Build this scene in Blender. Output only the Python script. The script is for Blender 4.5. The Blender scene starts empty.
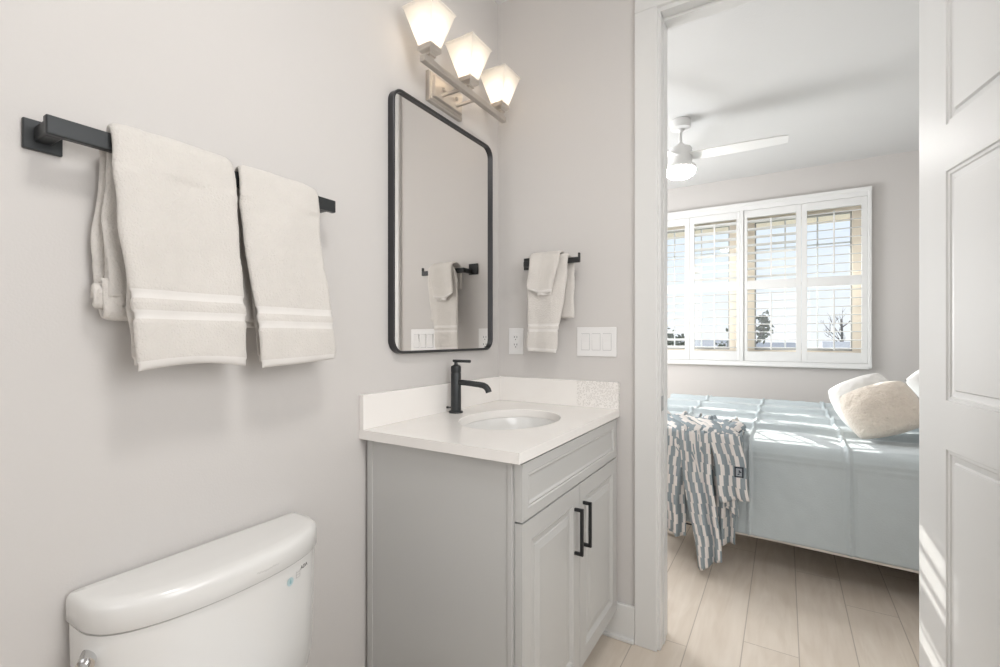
import bpy, bmesh, math, random
from math import sin, cos, pi, radians, sqrt, atan2
from mathutils import Vector, Matrix, noise as mnoise
random.seed(7)
S = bpy.context.scene
C = S.collection

# ------------------------------------------------------------------ camera, sky, sun, exposure
H_CAM = 1.2
cam_d = bpy.data.cameras.new('camera')
cam = bpy.data.objects.new('camera', cam_d); C.objects.link(cam)
cam.location = (1.1332, 0.0, H_CAM)
cam.rotation_euler = (pi/2, 0, 0.5467)
cam_d.sensor_width = 36; cam_d.lens = 467.41/1000*36
cam_d.shift_y = 0.00346
cam_d.clip_start = 0.02; cam_d.clip_end = 400
S.camera = cam

S.view_settings.view_transform = 'Standard'
S.view_settings.look = 'None'
S.view_settings.gamma = 1
S.view_settings.use_curve_mapping = False
S.view_settings.exposure = 0.17

SUN_DIR = Vector((0.457, -1.0, -0.39)).normalized()     # the way the light travels
w = bpy.data.worlds.new('sky'); S.world = w; w.use_nodes = True
nt = w.node_tree; nt.nodes.clear()
wo = nt.nodes.new('ShaderNodeOutputWorld'); bg = nt.nodes.new('ShaderNodeBackground')
tc = nt.nodes.new('ShaderNodeTexCoord'); sx = nt.nodes.new('ShaderNodeSeparateXYZ')
cr = nt.nodes.new('ShaderNodeValToRGB')
nt.links.new(tc.outputs['Generated'], sx.inputs[0]); nt.links.new(sx.outputs['Z'], cr.inputs[0])
cr.color_ramp.elements[0].position = 0.0; cr.color_ramp.elements[0].color = (0.96, 0.97, 1.0, 1)
cr.color_ramp.elements[1].position = 0.7; cr.color_ramp.elements[1].color = (0.58, 0.72, 0.96, 1)
e = cr.color_ramp.elements.new(0.2); e.color = (0.82, 0.89, 1.0, 1)
nt.links.new(cr.outputs[0], bg.inputs[0]); bg.inputs[1].default_value = 1.0
nt.links.new(bg.outputs[0], wo.inputs[0])

sun_d = bpy.data.lights.new('sun', 'SUN'); sun_d.energy = 10.0; sun_d.angle = radians(0.25); sun_d.color = (1, 0.95, 0.88)
sun = bpy.data.objects.new('sun', sun_d); C.objects.link(sun)
sun.rotation_euler = SUN_DIR.to_track_quat('-Z', 'Y').to_euler()

def area(name, loc, aim, sx_, sy_, power, col=(1, 1, 1), portal=False):
    d = bpy.data.lights.new(name, 'AREA'); d.shape = 'RECTANGLE'; d.size = sx_; d.size_y = sy_
    d.energy = power; d.color = col
    o = bpy.data.objects.new(name, d); C.objects.link(o)
    o.location = loc; o.rotation_euler = Vector(aim).to_track_quat('-Z', 'Y').to_euler()
    return o
# added out-of-view fill lights: bedroom side wall, bathroom rear and right wall
area('bedroom_side_fill', (-1.42, 3.55, 1.55), (1, 0, 0.1), 1.1, 1.2, 74, (0.97, 0.985, 1.0))
area('bathroom_rear_fill', (1.15, -1.24, 1.7), (0, 1, -0.05), 1.3, 1.2, 6, (0.97, 0.985, 1.0))
area('bathroom_side_fill', (1.90, 0.62, 1.50), (-1, 0.28, -0.15), 1.1, 1.2, 19, (0.98, 0.99, 1.0))

# ------------------------------------------------------------------ materials
def mat(name, col, rough=0.5, metal=0.0, bump=0.0, bscale=60, var=0.0, vscale=6, spec=0.5, coat=0.0, sheen=0.0,
        bdist=0.002, stretch=None):
    m = bpy.data.materials.new(name); m.use_nodes = True
    n = m.node_tree; p = n.nodes['Principled BSDF']
    p.inputs['Base Color'].default_value = (*col, 1); p.inputs['Roughness'].default_value = rough
    p.inputs['Metallic'].default_value = metal; p.inputs['Specular IOR Level'].default_value = spec
    p.inputs['Coat Weight'].default_value = coat
    if sheen: p.inputs['Sheen Weight'].default_value = sheen
    t = n.nodes.new('ShaderNodeTexCoord'); src = t.outputs['Object']
    if stretch:
        mp = n.nodes.new('ShaderNodeMapping'); mp.inputs['Scale'].default_value = stretch
        n.links.new(src, mp.inputs[0]); src = mp.outputs[0]
    if var:
        nz = n.nodes.new('ShaderNodeTexNoise'); nz.inputs['Scale'].default_value = vscale; nz.inputs['Detail'].default_value = 4
        n.links.new(src, nz.inputs['Vector'])
        mx = n.nodes.new('ShaderNodeMix'); mx.data_type = 'RGBA'
        mx.inputs['A'].default_value = (*[c*(1-var) for c in col], 1); mx.inputs['B'].default_value = (*[min(1, c*(1+var)) for c in col], 1)
        n.links.new(nz.outputs['Fac'], mx.inputs['Factor']); n.links.new(mx.outputs['Result'], p.inputs['Base Color'])
    if bump:
        nb = n.nodes.new('ShaderNodeTexNoise'); nb.inputs['Scale'].default_value = bscale; nb.inputs['Detail'].default_value = 3
        n.links.new(src, nb.inputs['Vector'])
        bp = n.nodes.new('ShaderNodeBump'); bp.inputs['Strength'].default_value = bump; bp.inputs['Distance'].default_value = bdist
        n.links.new(nb.outputs['Fac'], bp.inputs['Height']); n.links.new(bp.outputs[0], p.inputs['Normal'])
    return m

M = {}
M['wall'] = mat('greige_wall_paint', (0.655, 0.63, 0.61), 0.75, bump=0.12, bscale=220, spec=0.25)
M['ceil'] = mat('white_ceiling_paint', (0.70, 0.70, 0.695), 0.85, bump=0.35, bscale=90, spec=0.2)
M['trim'] = mat('white_semi_gloss_trim', (0.75, 0.745, 0.73), 0.32, spec=0.5)
M['doorp'] = mat('white_door_paint', (0.64, 0.637, 0.625), 0.38, spec=0.5)
M['shut'] = mat('white_shutter_paint', (0.84, 0.84, 0.83), 0.4)
M['cream'] = mat('cream_vinyl_window_frame', (0.93, 0.85, 0.73), 0.5)
M['cab'] = mat('light_grey_cabinet_paint', (0.54, 0.535, 0.52), 0.38, spec=0.45)
M['gapshade'] = mat('painted_gap_shade', (0.10, 0.11, 0.12), 0.7)
M['black'] = mat('matte_black_metal', (0.020, 0.021, 0.022), 0.42, metal=0.2, spec=0.5)
M['gun'] = mat('dark_gunmetal', (0.045, 0.048, 0.05), 0.38, metal=0.55)
M['mframe'] = mat('black_brushed_mirror_frame', (0.055, 0.055, 0.058), 0.33, metal=0.6)
M['nickel'] = mat('brushed_nickel', (0.60, 0.555, 0.505), 0.36, metal=0.85, bump=0.1, bscale=300)
M['chrome'] = mat('chrome', (0.7, 0.7, 0.7), 0.12, metal=1.0)
M['satin'] = mat('satin_nickel_strike', (0.35, 0.35, 0.36), 0.3, metal=0.9)
M['porc'] = mat('white_porcelain', (0.80, 0.79, 0.77), 0.14, spec=0.5, coat=0.3)
M['plate'] = mat('white_plastic_plate', (0.84, 0.83, 0.82), 0.35)
M['slot'] = mat('dark_outlet_slot', (0.06, 0.06, 0.06), 0.6)
M['seam'] = mat('grey_switch_gap', (0.45, 0.45, 0.45), 0.6)
M['terry'] = mat('cream_terry_cloth', (0.69, 0.655, 0.615), 0.95, bump=0.75, bscale=260, var=0.05, vscale=25, spec=0.1, sheen=0.3, bdist=0.003)
M['tband'] = mat('cream_flat_woven_band', (0.79, 0.76, 0.73), 0.7, bump=0.25, bscale=300, spec=0.2, stretch=(1, 1, 4))
M['fur'] = mat('cream_nubby_wool', (0.80, 0.72, 0.63), 0.95, bump=1.0, bscale=90, var=0.07, vscale=40, spec=0.1, sheen=0.4, bdist=0.008)
M['linen'] = mat('white_cotton_sheet', (0.82, 0.81, 0.79), 0.9, bump=0.3, bscale=200, spec=0.1)
M['greylinen'] = mat('grey_cotton_pillowcase', (0.66, 0.66, 0.65), 0.9, bump=0.3, bscale=200, var=0.05, vscale=30, spec=0.1)
M['coverlet'] = mat('pale_aqua_cotton', (0.53, 0.585, 0.605), 0.9, bump=0.5, bscale=160, var=0.04, vscale=14, spec=0.1, sheen=0.2)
M['lining'] = mat('cream_lining_cotton', (0.78, 0.74, 0.69), 0.9)
M['matt'] = mat('white_mattress_ticking', (0.75, 0.75, 0.74), 0.9)
M['wood'] = mat('pale_oak_bed_frame', (0.42, 0.34, 0.27), 0.5, var=0.15, vscale=12)
M['dark'] = mat('charcoal_label', (0.035, 0.045, 0.06), 0.8)
M['labelmark'] = mat('grey_label_print', (0.32, 0.35, 0.38), 0.8)
M['fan'] = mat('white_fan_enamel', (0.80, 0.80, 0.79), 0.4)
M['teal'] = mat('teal_print', (0.30, 0.52, 0.55), 0.5)
M['palet'] = mat('pale_teal_print', (0.52, 0.66, 0.68), 0.5)
M['greyp'] = mat('grey_print', (0.55, 0.54, 0.53), 0.5)
M['inkp'] = mat('black_print', (0.05, 0.05, 0.05), 0.5)
M['emb'] = mat('faint_grey_script', (0.66, 0.65, 0.635), 0.3)
M['roof'] = mat('grey_shingle_roof', (0.30, 0.31, 0.33), 0.9, bump=0.3, bscale=8, var=0.15, vscale=3)
M['hwall'] = mat('pale_blue_house_siding', (0.40, 0.46, 0.56), 0.9, var=0.08)
M['grass'] = mat('olive_winter_grass', (0.22, 0.23, 0.14), 0.95, var=0.2, vscale=0.6)
M['bark'] = mat('grey_bark', (0.16, 0.15, 0.14), 0.9)
M['leaf'] = mat('dusty_green_leaves', (0.13, 0.15, 0.11), 0.9, var=0.2, vscale=4)
M['stucco'] = mat('cream_stucco', (0.86, 0.78, 0.67), 0.9, bump=0.4, bscale=40)

def mat_emit(name, col, strength):
    m = bpy.data.materials.new(name); m.use_nodes = True
    n = m.node_tree; p = n.nodes['Principled BSDF']
    p.inputs['Base Color'].default_value = (*col, 1)
    p.inputs['Emission Color'].default_value = (*col, 1); p.inputs['Emission Strength'].default_value = strength
    return m
M['bulb'] = mat_emit('glowing_bulb', (1.0, 0.92, 0.80), 2.1)
M['globe'] = mat_emit('glowing_fan_diffuser', (1.0, 0.98, 0.95), 52)
M['filldiff'] = mat_emit('glowing_fill_diffuser', (1.0, 0.98, 0.95), 34)  # glow of the added, unseen bathroom ceiling lamp

def mat_glass(name, tint, transp, rough=0.03):
    m = bpy.data.materials.new(name); m.use_nodes = True
    n = m.node_tree; n.nodes.clear()
    o = n.nodes.new('ShaderNodeOutputMaterial'); mix = n.nodes.new('ShaderNodeMixShader')
    t = n.nodes.new('ShaderNodeBsdfTransparent'); g = n.nodes.new('ShaderNodeBsdfGlossy')
    t.inputs[0].default_value = (*tint, 1); g.inputs['Roughness'].default_value = rough
    mix.inputs[0].default_value = 1-transp
    n.links.new(t.outputs[0], mix.inputs[1]); n.links.new(g.outputs[0], mix.inputs[2]); n.links.new(mix.outputs[0], o.inputs[0])
    return m
M['glass'] = mat_glass('clear_window_glass', (0.97, 0.99, 1.0), 0.95)

def mat_frost(name):
    m = bpy.data.materials.new(name); m.use_nodes = True
    n = m.node_tree; n.nodes.clear()
    o = n.nodes.new('ShaderNodeOutputMaterial')
    tl = n.nodes.new('ShaderNodeBsdfTranslucent'); tl.inputs[0].default_value = (0.98, 0.95, 0.90, 1)
    df = n.nodes.new('ShaderNodeBsdfDiffuse'); df.inputs[0].default_value = (0.92, 0.90, 0.87, 1)
    tr = n.nodes.new('ShaderNodeBsdfTransparent'); tr.inputs[0].default_value = (1, 0.98, 0.95, 1)
    gl = n.nodes.new('ShaderNodeBsdfGlossy'); gl.inputs['Roughness'].default_value = 0.25
    a = n.nodes.new('ShaderNodeMixShader'); a.inputs[0].default_value = 0.35
    b = n.nodes.new('ShaderNodeMixShader'); b.inputs[0].default_value = 0.14
    c = n.nodes.new('ShaderNodeMixShader'); c.inputs[0].default_value = 0.06
    n.links.new(tl.outputs[0], a.inputs[1]); n.links.new(df.outputs[0], a.inputs[2])
    n.links.new(a.outputs[0], b.inputs[1]); n.links.new(tr.outputs[0], b.inputs[2])
    n.links.new(b.outputs[0], c.inputs[1]); n.links.new(gl.outputs[0], c.inputs[2])
    n.links.new(c.outputs[0], o.inputs[0])
    return m
M['frost'] = mat_frost('frosted_shade_glass')

def mat_mirror():
    m = bpy.data.materials.new('mirror_silver'); m.use_nodes = True
    p = m.node_tree.nodes['Principled BSDF']
    p.inputs['Base Color'].default_value = (0.90, 0.89, 0.875, 1); p.inputs['Metallic'].default_value = 1; p.inputs['Roughness'].default_value = 0.01
    return m
M['mirror'] = mat_mirror()

class NG:
    """tiny helper for math node chains"""
    def __init__(s, m): s.n = m.node_tree
    def v(s, op, a, b=None, c=None):
        nd = s.n.nodes.new('ShaderNodeMath'); nd.operation = op
        for i, q in enumerate((a, b, c)):
            if q is None: continue
            if isinstance(q, (int, float)): nd.inputs[i].default_value = q
            else: s.n.links.new(q, nd.inputs[i])
        return nd.outputs[0]
    def mix(s, f, a, b):
        nd = s.n.nodes.new('ShaderNodeMix'); nd.data_type = 'RGBA'
        for k, q in (('Factor', f), ('A', a), ('B', b)):
            if isinstance(q, tuple): nd.inputs[k].default_value = (*q, 1)
            elif isinstance(q, (int, float)): nd.inputs[k].default_value = q
            else: s.n.links.new(q, nd.inputs[k])
        return nd.outputs['Result']

def mat_floor():
    m = bpy.data.materials.new('pale_oak_planks'); m.use_nodes = True
    n = m.node_tree; p = n.nodes['Principled BSDF']; g = NG(m)
    t = n.nodes.new('ShaderNodeTexCoord'); sp = n.nodes.new('ShaderNodeSeparateXYZ'); n.links.new(t.outputs['Object'], sp.inputs[0])
    x, y = sp.outputs['X'], sp.outputs['Y']
    xs = g.v('DIVIDE', g.v('ADD', x, 3.0-0.055+0.185*0 - 0.04), 0.1857)
    row = g.v('FLOOR', xs); fx = g.v('SUBTRACT', xs, row)
    wn = n.nodes.new('ShaderNodeTexWhiteNoise'); wn.noise_dimensions = '1D'; n.links.new(g.v('ADD', row, 0.37), wn.inputs['W'])
    ys = g.v('ADD', g.v('DIVIDE', y, 1.22), g.v('ADD', g.v('MULTIPLY', wn.outputs['Value'], 1.0), 10))
    ky = g.v('FLOOR', ys); fy = g.v('SUBTRACT', ys, ky)
    w2 = n.nodes.new('ShaderNodeTexWhiteNoise'); w2.noise_dimensions = '2D'
    cb = n.nodes.new('ShaderNodeCombineXYZ'); n.links.new(row, cb.inputs[0]); n.links.new(ky, cb.inputs[1]); n.links.new(cb.outputs[0], w2.inputs['Vector'])
    sx_ = g.v('LESS_THAN', g.v('MINIMUM', fx, g.v('SUBTRACT', 1.0, fx)), 0.010)
    sy_ = g.v('LESS_THAN', g.v('MINIMUM', fy, g.v('SUBTRACT', 1.0, fy)), 0.0013)
    seam = g.v('MAXIMUM', sx_, sy_)
    mp = n.nodes.new('ShaderNodeMapping'); mp.inputs['Scale'].default_value = (26, 2.2, 1)
    cb2 = n.nodes.new('ShaderNodeCombineXYZ'); n.links.new(x, cb2.inputs[0]); n.links.new(g.v('ADD', y, g.v('MULTIPLY', w2.outputs['Value'], 40)), cb2.inputs[1])
    n.links.new(cb2.outputs[0], mp.inputs[0])
    nz = n.nodes.new('ShaderNodeTexNoise'); nz.inputs['Scale'].default_value = 1; nz.inputs['Detail'].default_value = 6; nz.inputs['Distortion'].default_value = 1.2
    n.links.new(mp.outputs[0], nz.inputs['Vector'])
    mp2 = n.nodes.new('ShaderNodeMapping'); mp2.inputs['Scale'].default_value = (7, 1.6, 1); n.links.new(cb2.outputs[0], mp2.inputs[0])
    n2 = n.nodes.new('ShaderNodeTexNoise'); n2.inputs['Scale'].default_value = 1; n2.inputs['Detail'].default_value = 3; n2.inputs['Distortion'].default_value = 2.5
    n.links.new(mp2.outputs[0], n2.inputs['Vector'])
    base = g.mix(w2.outputs['Value'], (0.72, 0.64, 0.555), (0.80, 0.73, 0.64))
    gr = g.mix(g.v('MULTIPLY', g.v('SUBTRACT', nz.outputs['Fac'], 0.35), 1.6), (0.66, 0.575, 0.485), base)
    gr2 = g.mix(g.v('MULTIPLY', g.v('SUBTRACT', n2.outputs['Fac'], 0.40), 1.1), gr, (0.86, 0.79, 0.71))
    col = g.mix(g.v('MULTIPLY', seam, 0.7), gr2, (0.36, 0.30, 0.245))
    n.links.new(col, p.inputs['Base Color']); p.inputs['Roughness'].default_value = 0.48; p.inputs['Specular IOR Level'].default_value = 0.35
    b = n.nodes.new('ShaderNodeBump'); b.inputs['Strength'].default_value = 0.25; b.inputs['Distance'].default_value = 0.002
    n.links.new(g.v('SUBTRACT', nz.outputs['Fac'], seam), b.inputs['Height']); n.links.new(b.outputs[0], p.inputs['Normal'])
    return m
M['floor'] = mat_floor()

def mat_quartz():
    m = bpy.data.materials.new('white_quartz'); m.use_nodes = True
    n = m.node_tree; p = n.nodes['Principled BSDF']; g = NG(m)
    t = n.nodes.new('ShaderNodeTexCoord'); sp = n.nodes.new('ShaderNodeSeparateXYZ'); n.links.new(t.outputs['Object'], sp.inputs[0])
    vo = n.nodes.new('ShaderNodeTexVoronoi'); vo.inputs['Scale'].default_value = 150; n.links.new(t.outputs['Object'], vo.inputs['Vector'])
    nz = n.nodes.new('ShaderNodeTexNoise'); nz.inputs['Scale'].default_value = 55; nz.inputs['Detail'].default_value = 5; n.links.new(t.outputs['Object'], nz.inputs['Vector'])
    ns = n.nodes.new('ShaderNodeTexNoise'); ns.inputs['Scale'].default_value = 7; n.links.new(t.outputs['Object'], ns.inputs['Vector'])
    # grey-brown mottled patch in the right half of the back splash
    inx = g.v('MULTIPLY', g.v('GREATER_THAN', sp.outputs['X'], 0.110), g.v('GREATER_THAN', sp.outputs['Y'], 0.370))
    inz = g.v('GREATER_THAN', sp.outputs['Z'], 0.034)
    spot = g.v('LESS_THAN', g.v('ADD', vo.outputs['Distance'], g.v('MULTIPLY', nz.outputs['Fac'], 0.6)), 0.80)
    msk = g.v('MULTIPLY', g.v('MULTIPLY', inx, inz), g.v('MULTIPLY', spot, g.v('MULTIPLY', nz.outputs['Fac'], 1.5)))
    base = g.mix(ns.outputs['Fac'], (0.87, 0.835, 0.80), (0.92, 0.895, 0.865))
    col = g.mix(g.v('MULTIPLY', msk, 0.34), base, (0.36, 0.33, 0.29))
    n.links.new(col, p.inputs['Base Color']); p.inputs['Roughness'].default_value = 0.22
    return m
M['quartz'] = mat_quartz()

def mat_throw():
    """two-tone knit: wandering cream stripes stepped in blocks on blue grey; driven by UV (u across, v along, metres)"""
    m = bpy.data.materials.new('blue_grey_and_cream_knit'); m.use_nodes = True
    n = m.node_tree; p = n.nodes['Principled BSDF']; g = NG(m)
    uv = n.nodes.new('ShaderNodeUVMap'); sp = n.nodes.new('ShaderNodeSeparateXYZ'); n.links.new(uv.outputs[0], sp.inputs[0])
    u, v = sp.outputs['X'], sp.outputs['Y']
    vb = g.v('FLOOR', g.v('DIVIDE', v, 0.050))
    par = g.v('MULTIPLY', g.v('SUBTRACT', g.v('PINGPONG', vb, 2.0), 1.0), 0.0105)
    us = g.v('DIVIDE', g.v('ADD', u, par), 0.058)
    f = g.v('FRACT', us)
    st = g.v('LESS_THAN', f, 0.44)
    col = g.mix(st, (0.30, 0.345, 0.37), (0.78, 0.74, 0.71))
    n.links.new(col, p.inputs['Base Color']); p.inputs['Roughness'].default_value = 0.95; p.inputs['Specular IOR Level'].default_value = 0.1
    nz = n.nodes.new('ShaderNodeTexNoise'); nz.inputs['Scale'].default_value = 400; n.links.new(uv.outputs[0], nz.inputs['Vector'])
    b = n.nodes.new('ShaderNodeBump'); b.inputs['Strength'].default_value = 0.5; b.inputs['Distance'].default_value = 0.003
    n.links.new(nz.outputs['Fac'], b.inputs['Height']); n.links.new(b.outputs[0], p.inputs['Normal'])
    return m
M['throw'] = mat_throw()

# ------------------------------------------------------------------ builders (all shapes are given in world metres)
WL = {}
def finish(o, label=None, cat=None, group=None, kind=None):
    if label: o['label'] = label
    if cat: o['category'] = cat
    if group: o['group'] = group
    if kind: o['kind'] = kind
    return o
def empty(name, loc, label, cat, group=None, kind=None):
    o = bpy.data.objects.new(name, None); C.objects.link(o); o.location = loc; o.empty_display_size = 0.05
    WL[o.name] = Vector(loc)
    return finish(o, label, cat, group, kind)
def obj(name, bm, m, parent=None, loc=None, smooth=False, angle=35, recalc=True):
    if recalc: bmesh.ops.recalc_face_normals(bm, faces=bm.faces)
    off = WL[parent.name] if parent else Vector(loc or (0, 0, 0))
    bmesh.ops.translate(bm, verts=bm.verts, vec=-off)
    me = bpy.data.meshes.new(name)
    if smooth:
        for f in bm.faces: f.smooth = True
        for e in bm.edges:
            if len(e.link_faces) == 2 and e.calc_face_angle(0) > radians(angle): e.smooth = False
    bm.to_mesh(me); bm.free()
    for k in (m if isinstance(m, (list, tuple)) else [m]): me.materials.append(M[k])
    o = bpy.data.objects.new(name, me); C.objects.link(o)
    if parent: o.parent = parent
    else: o.location = off
    WL[o.name] = off.copy()
    return o
def struct(name, bm, m, **kw):
    return finish(obj(name, bm, m, **kw), kind='structure')
def newbm(): return bmesh.new()
def box(bm, lo, hi, bev=0.0, seg=2, mtx=None, mi=0):
    t = bmesh.new(); bmesh.ops.create_cube(t, size=1)
    for v in t.verts:
        v.co = Vector([lo[i]+(v.co[i]+0.5)*(hi[i]-lo[i]) for i in range(3)])
    if bev: bmesh.ops.bevel(t, geom=list(t.edges), offset=bev, segments=seg, profile=0.5, affect='EDGES')
    return merge(bm, t, mtx, mi)
def merge(bm, t, mtx=None, mi=0):
    if mtx: bmesh.ops.transform(t, matrix=mtx, verts=t.verts)
    vm = {}
    for v in t.verts: vm[v] = bm.verts.new(v.co)
    for f in t.faces:
        try: nf = bm.faces.new([vm[v] for v in f.verts]); nf.material_index = mi
        except ValueError: pass
    t.free(); return bm
def cyl(bm, a, b, r0, r1=None, n=24, cap=True):
    a, b = Vector(a), Vector(b); r1 = r0 if r1 is None else r1
    d = (b-a).normalized(); up = Vector((0, 0, 1)) if abs(d.z) < 0.9 else Vector((1, 0, 0))
    s = d.cross(up).normalized(); u = s.cross(d)
    A = [bm.verts.new(a+(s*cos(2*pi*k/n)+u*sin(2*pi*k/n))*r0) for k in range(n)]
    B = [bm.verts.new(b+(s*cos(2*pi*k/n)+u*sin(2*pi*k/n))*r1) for k in range(n)]
    for k in range(n): bm.faces.new((A[k], A[(k+1) % n], B[(k+1) % n], B[k]))
    if cap: bm.faces.new(A[::-1]); bm.faces.new(B)
    return bm
def lathe(bm, c, prof, n=40, sx=1.0, sy=1.0):
    """prof: list of (r, z) from bottom to top about the vertical through c"""
    rings = []
    for r, z in prof:
        if r < 1e-5: rings.append([bm.verts.new((c[0], c[1], c[2]+z))])
        else: rings.append([bm.verts.new((c[0]+r*sx*cos(2*pi*k/n), c[1]+r*sy*sin(2*pi*k/n), c[2]+z)) for k in range(n)])
    for A, B in zip(rings, rings[1:]):
        for k in range(n):
            q = [A[k % len(A)], A[(k+1) % n % len(A)], B[(k+1) % n % len(B)], B[k % len(B)]]
            q2 = []
            for v in q:
                if v not in q2: q2.append(v)
            if len(q2) > 2: bm.faces.new(q2)
    for R in (rings[0], rings[-1]):
        if len(R) > 2:
            try: bm.faces.new(R)
            except ValueError: pass
    return bm
def tube(bm, pts, r, n=12, closed=False):
    pts = [Vector(p) for p in pts]; rs = r if isinstance(r, (list, tuple)) else [r]*len(pts)
    rings = []; prev = None
    for i, p in enumerate(pts):
        d = (pts[min(i+1, len(pts)-1)]-pts[max(i-1, 0)]).normalized()
        if prev is None:
            up = Vector((0, 0, 1)) if abs(d.z) < 0.9 else Vector((1, 0, 0)); s = d.cross(up).normalized()
        else: s = (prev - d*prev.dot(d)).normalized()
        prev = s; u = s.cross(d)
        rings.append([bm.verts.new(p+(s*cos(2*pi*k/n)+u*sin(2*pi*k/n))*rs[i]) for k in range(n)])
    for A, B in zip(rings, rings[1:]):
        for k in range(n): bm.faces.new((A[k], A[(k+1) % n], B[(k+1) % n], B[k]))
    bm.faces.new(rings[0][::-1]); bm.faces.new(rings[-1])
    return bm
def prism(bm, outline, z0, z1):
    A = [bm.verts.new((x, y, z0)) for x, y in outline]; B = [bm.verts.new((x, y, z1)) for x, y in outline]
    n = len(A)
    for k in range(n): bm.faces.new((A[k], A[(k+1) % n], B[(k+1) % n], B[k]))
    bm.faces.new(A[::-1]); bm.faces.new(B); return bm
def sstep(a, b, x):
    t = max(0, min(1, (x-a)/(b-a))); return t*t*(3-2*t)
def nz(x, y, z=0.0): return mnoise.noise(Vector((x, y, z)))

def panelled(bm, W, Hh, T, panels, prof, mtx):
    """slab W x Hh x T; front at local y=0 facing -y, panels (x0,z0,x1,z1) sunk by the ring profile [(inset, depth), ...]"""
    t = bmesh.new()
    xs = sorted({0, W} | {p[0] for p in panels} | {p[2] for p in panels}); zs = sorted({0, Hh} | {p[1] for p in panels} | {p[3] for p in panels})
    vc = {}
    def V(x, y, z):
        k = (round(x, 5), round(y, 5), round(z, 5))
        if k not in vc: vc[k] = t.verts.new(k)
        return vc[k]
    def q(*p):
        t.faces.new([V(*a) for a in p])
    for i in range(len(xs)-1):
        for j in range(len(zs)-1):
            cx_, cz_ = (xs[i]+xs[i+1])/2, (zs[j]+zs[j+1])/2
            if any(p[0] < cx_ < p[2] and p[1] < cz_ < p[3] for p in panels): continue
            q((xs[i], 0, zs[j]), (xs[i+1], 0, zs[j]), (xs[i+1], 0, zs[j+1]), (xs[i], 0, zs[j+1]))
    for (a, b, c, d) in panels:
        pi_, pd = 0, 0
        for ins, dep in prof:
            o = [(a+pi_, pd, b+pi_), (c-pi_, pd, b+pi_), (c-pi_, pd, d-pi_), (a+pi_, pd, d-pi_)]
            n_ = [(a+ins, dep, b+ins), (c-ins, dep, b+ins), (c-ins, dep, d-ins), (a+ins, dep, d-ins)]
            for k in range(4): q(o[k], o[(k+1) % 4], n_[(k+1) % 4], n_[k])
            pi_, pd = ins, dep
        q(*n_)
    for j in range(len(zs)-1):
        q((0, 0, zs[j]), (0, T, zs[j]), (0, T, zs[j+1]), (0, 0, zs[j+1])); q((W, 0, zs[j]), (W, 0, zs[j+1]), (W, T, zs[j+1]), (W, T, zs[j]))
        for i in range(len(xs)-1): q((xs[i], T, zs[j]), (xs[i], T, zs[j+1]), (xs[i+1], T, zs[j+1]), (xs[i+1], T, zs[j]))
    for i in range(len(xs)-1):
        q((xs[i], 0, 0), (xs[i], T, 0), (xs[i+1], T, 0), (xs[i+1], 0, 0)); q((xs[i], 0, Hh), (xs[i+1], 0, Hh), (xs[i+1], T, Hh), (xs[i], T, Hh))
    return merge(bm, t, mtx)

def text_bm(s, size, mtx, ext=0.0003):
    cu = bpy.data.curves.new('letters', 'FONT'); cu.body = s; cu.size = size; cu.extrude = ext; cu.align_x = 'CENTER'; cu.align_y = 'CENTER'
    o = bpy.data.objects.new('letters', cu); C.objects.link(o)
    dg = bpy.context.evaluated_depsgraph_get(); me = bpy.data.meshes.new_from_object(o.evaluated_get(dg))
    bm = bmesh.new(); bm.from_mesh(me); bmesh.ops.transform(bm, matrix=mtx, verts=bm.verts)
    bpy.data.objects.remove(o); bpy.data.meshes.remove(me); bpy.data.curves.remove(cu)
    return bm

# ------------------------------------------------------------------ the shell
YB, YC = 1.8465, 1.965           # the two faces of the wall between bathroom and bedroom
YW = 5.08                        # bedroom window wall
HC = 2.74
JX0, JX1, JZ = 0.729, 1.508, 2.443
BX0, BX1 = -1.46, 2.45           # bedroom
RX, RY = 1.95, -1.3              # bathroom right wall, rear wall
b = newbm(); box(b, (BX0-.1, RY-.1, -0.05), (BX1+.1, YW+.1, 0)); struct('floor', b, 'floor')
b = newbm(); box(b, (-0.1, RY-.1, HC), (RX+.1, YB+.06, HC+.05)); struct('ceiling', b, 'ceil')
b = newbm(); box(b, (BX0-.1, YB+.06, HC), (BX1+.1, YW+.1, HC+.05)); struct('ceiling_bedroom', b, 'ceil')
b = newbm(); box(b, (-0.1, RY-.1, 0), (0, YB, HC)); struct('wall_left', b, 'wall')
b = newbm(); box(b, (RX, RY-.1, 0), (RX+.1, YB, HC)); struct('wall_right', b, 'wall')
b = newbm()
for q in ((.02, .08, .85, 2.15), (1.16, 1.22, .85, 2.15), (.08, 1.16, .85, .91), (.08, 1.16, 2.09, 2.15), (.08, 1.16, 1.48, 1.52)):
    box(b, (RX-.03, q[0], q[2]), (RX, q[1], q[3]), .003)
struct('added_window_4', b, 'trim')  # added window frame around the bathroom side fill light
b = newbm()
box(b, (BX0, YB, 0), (JX0-.02, YC, HC)); box(b, (JX1+.02, YB, 0), (BX1, YC, HC)); box(b, (JX0-.02, YB, JZ+.02), (JX1+.02, YC, HC))
struct('wall_back', b, 'wall')
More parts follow.
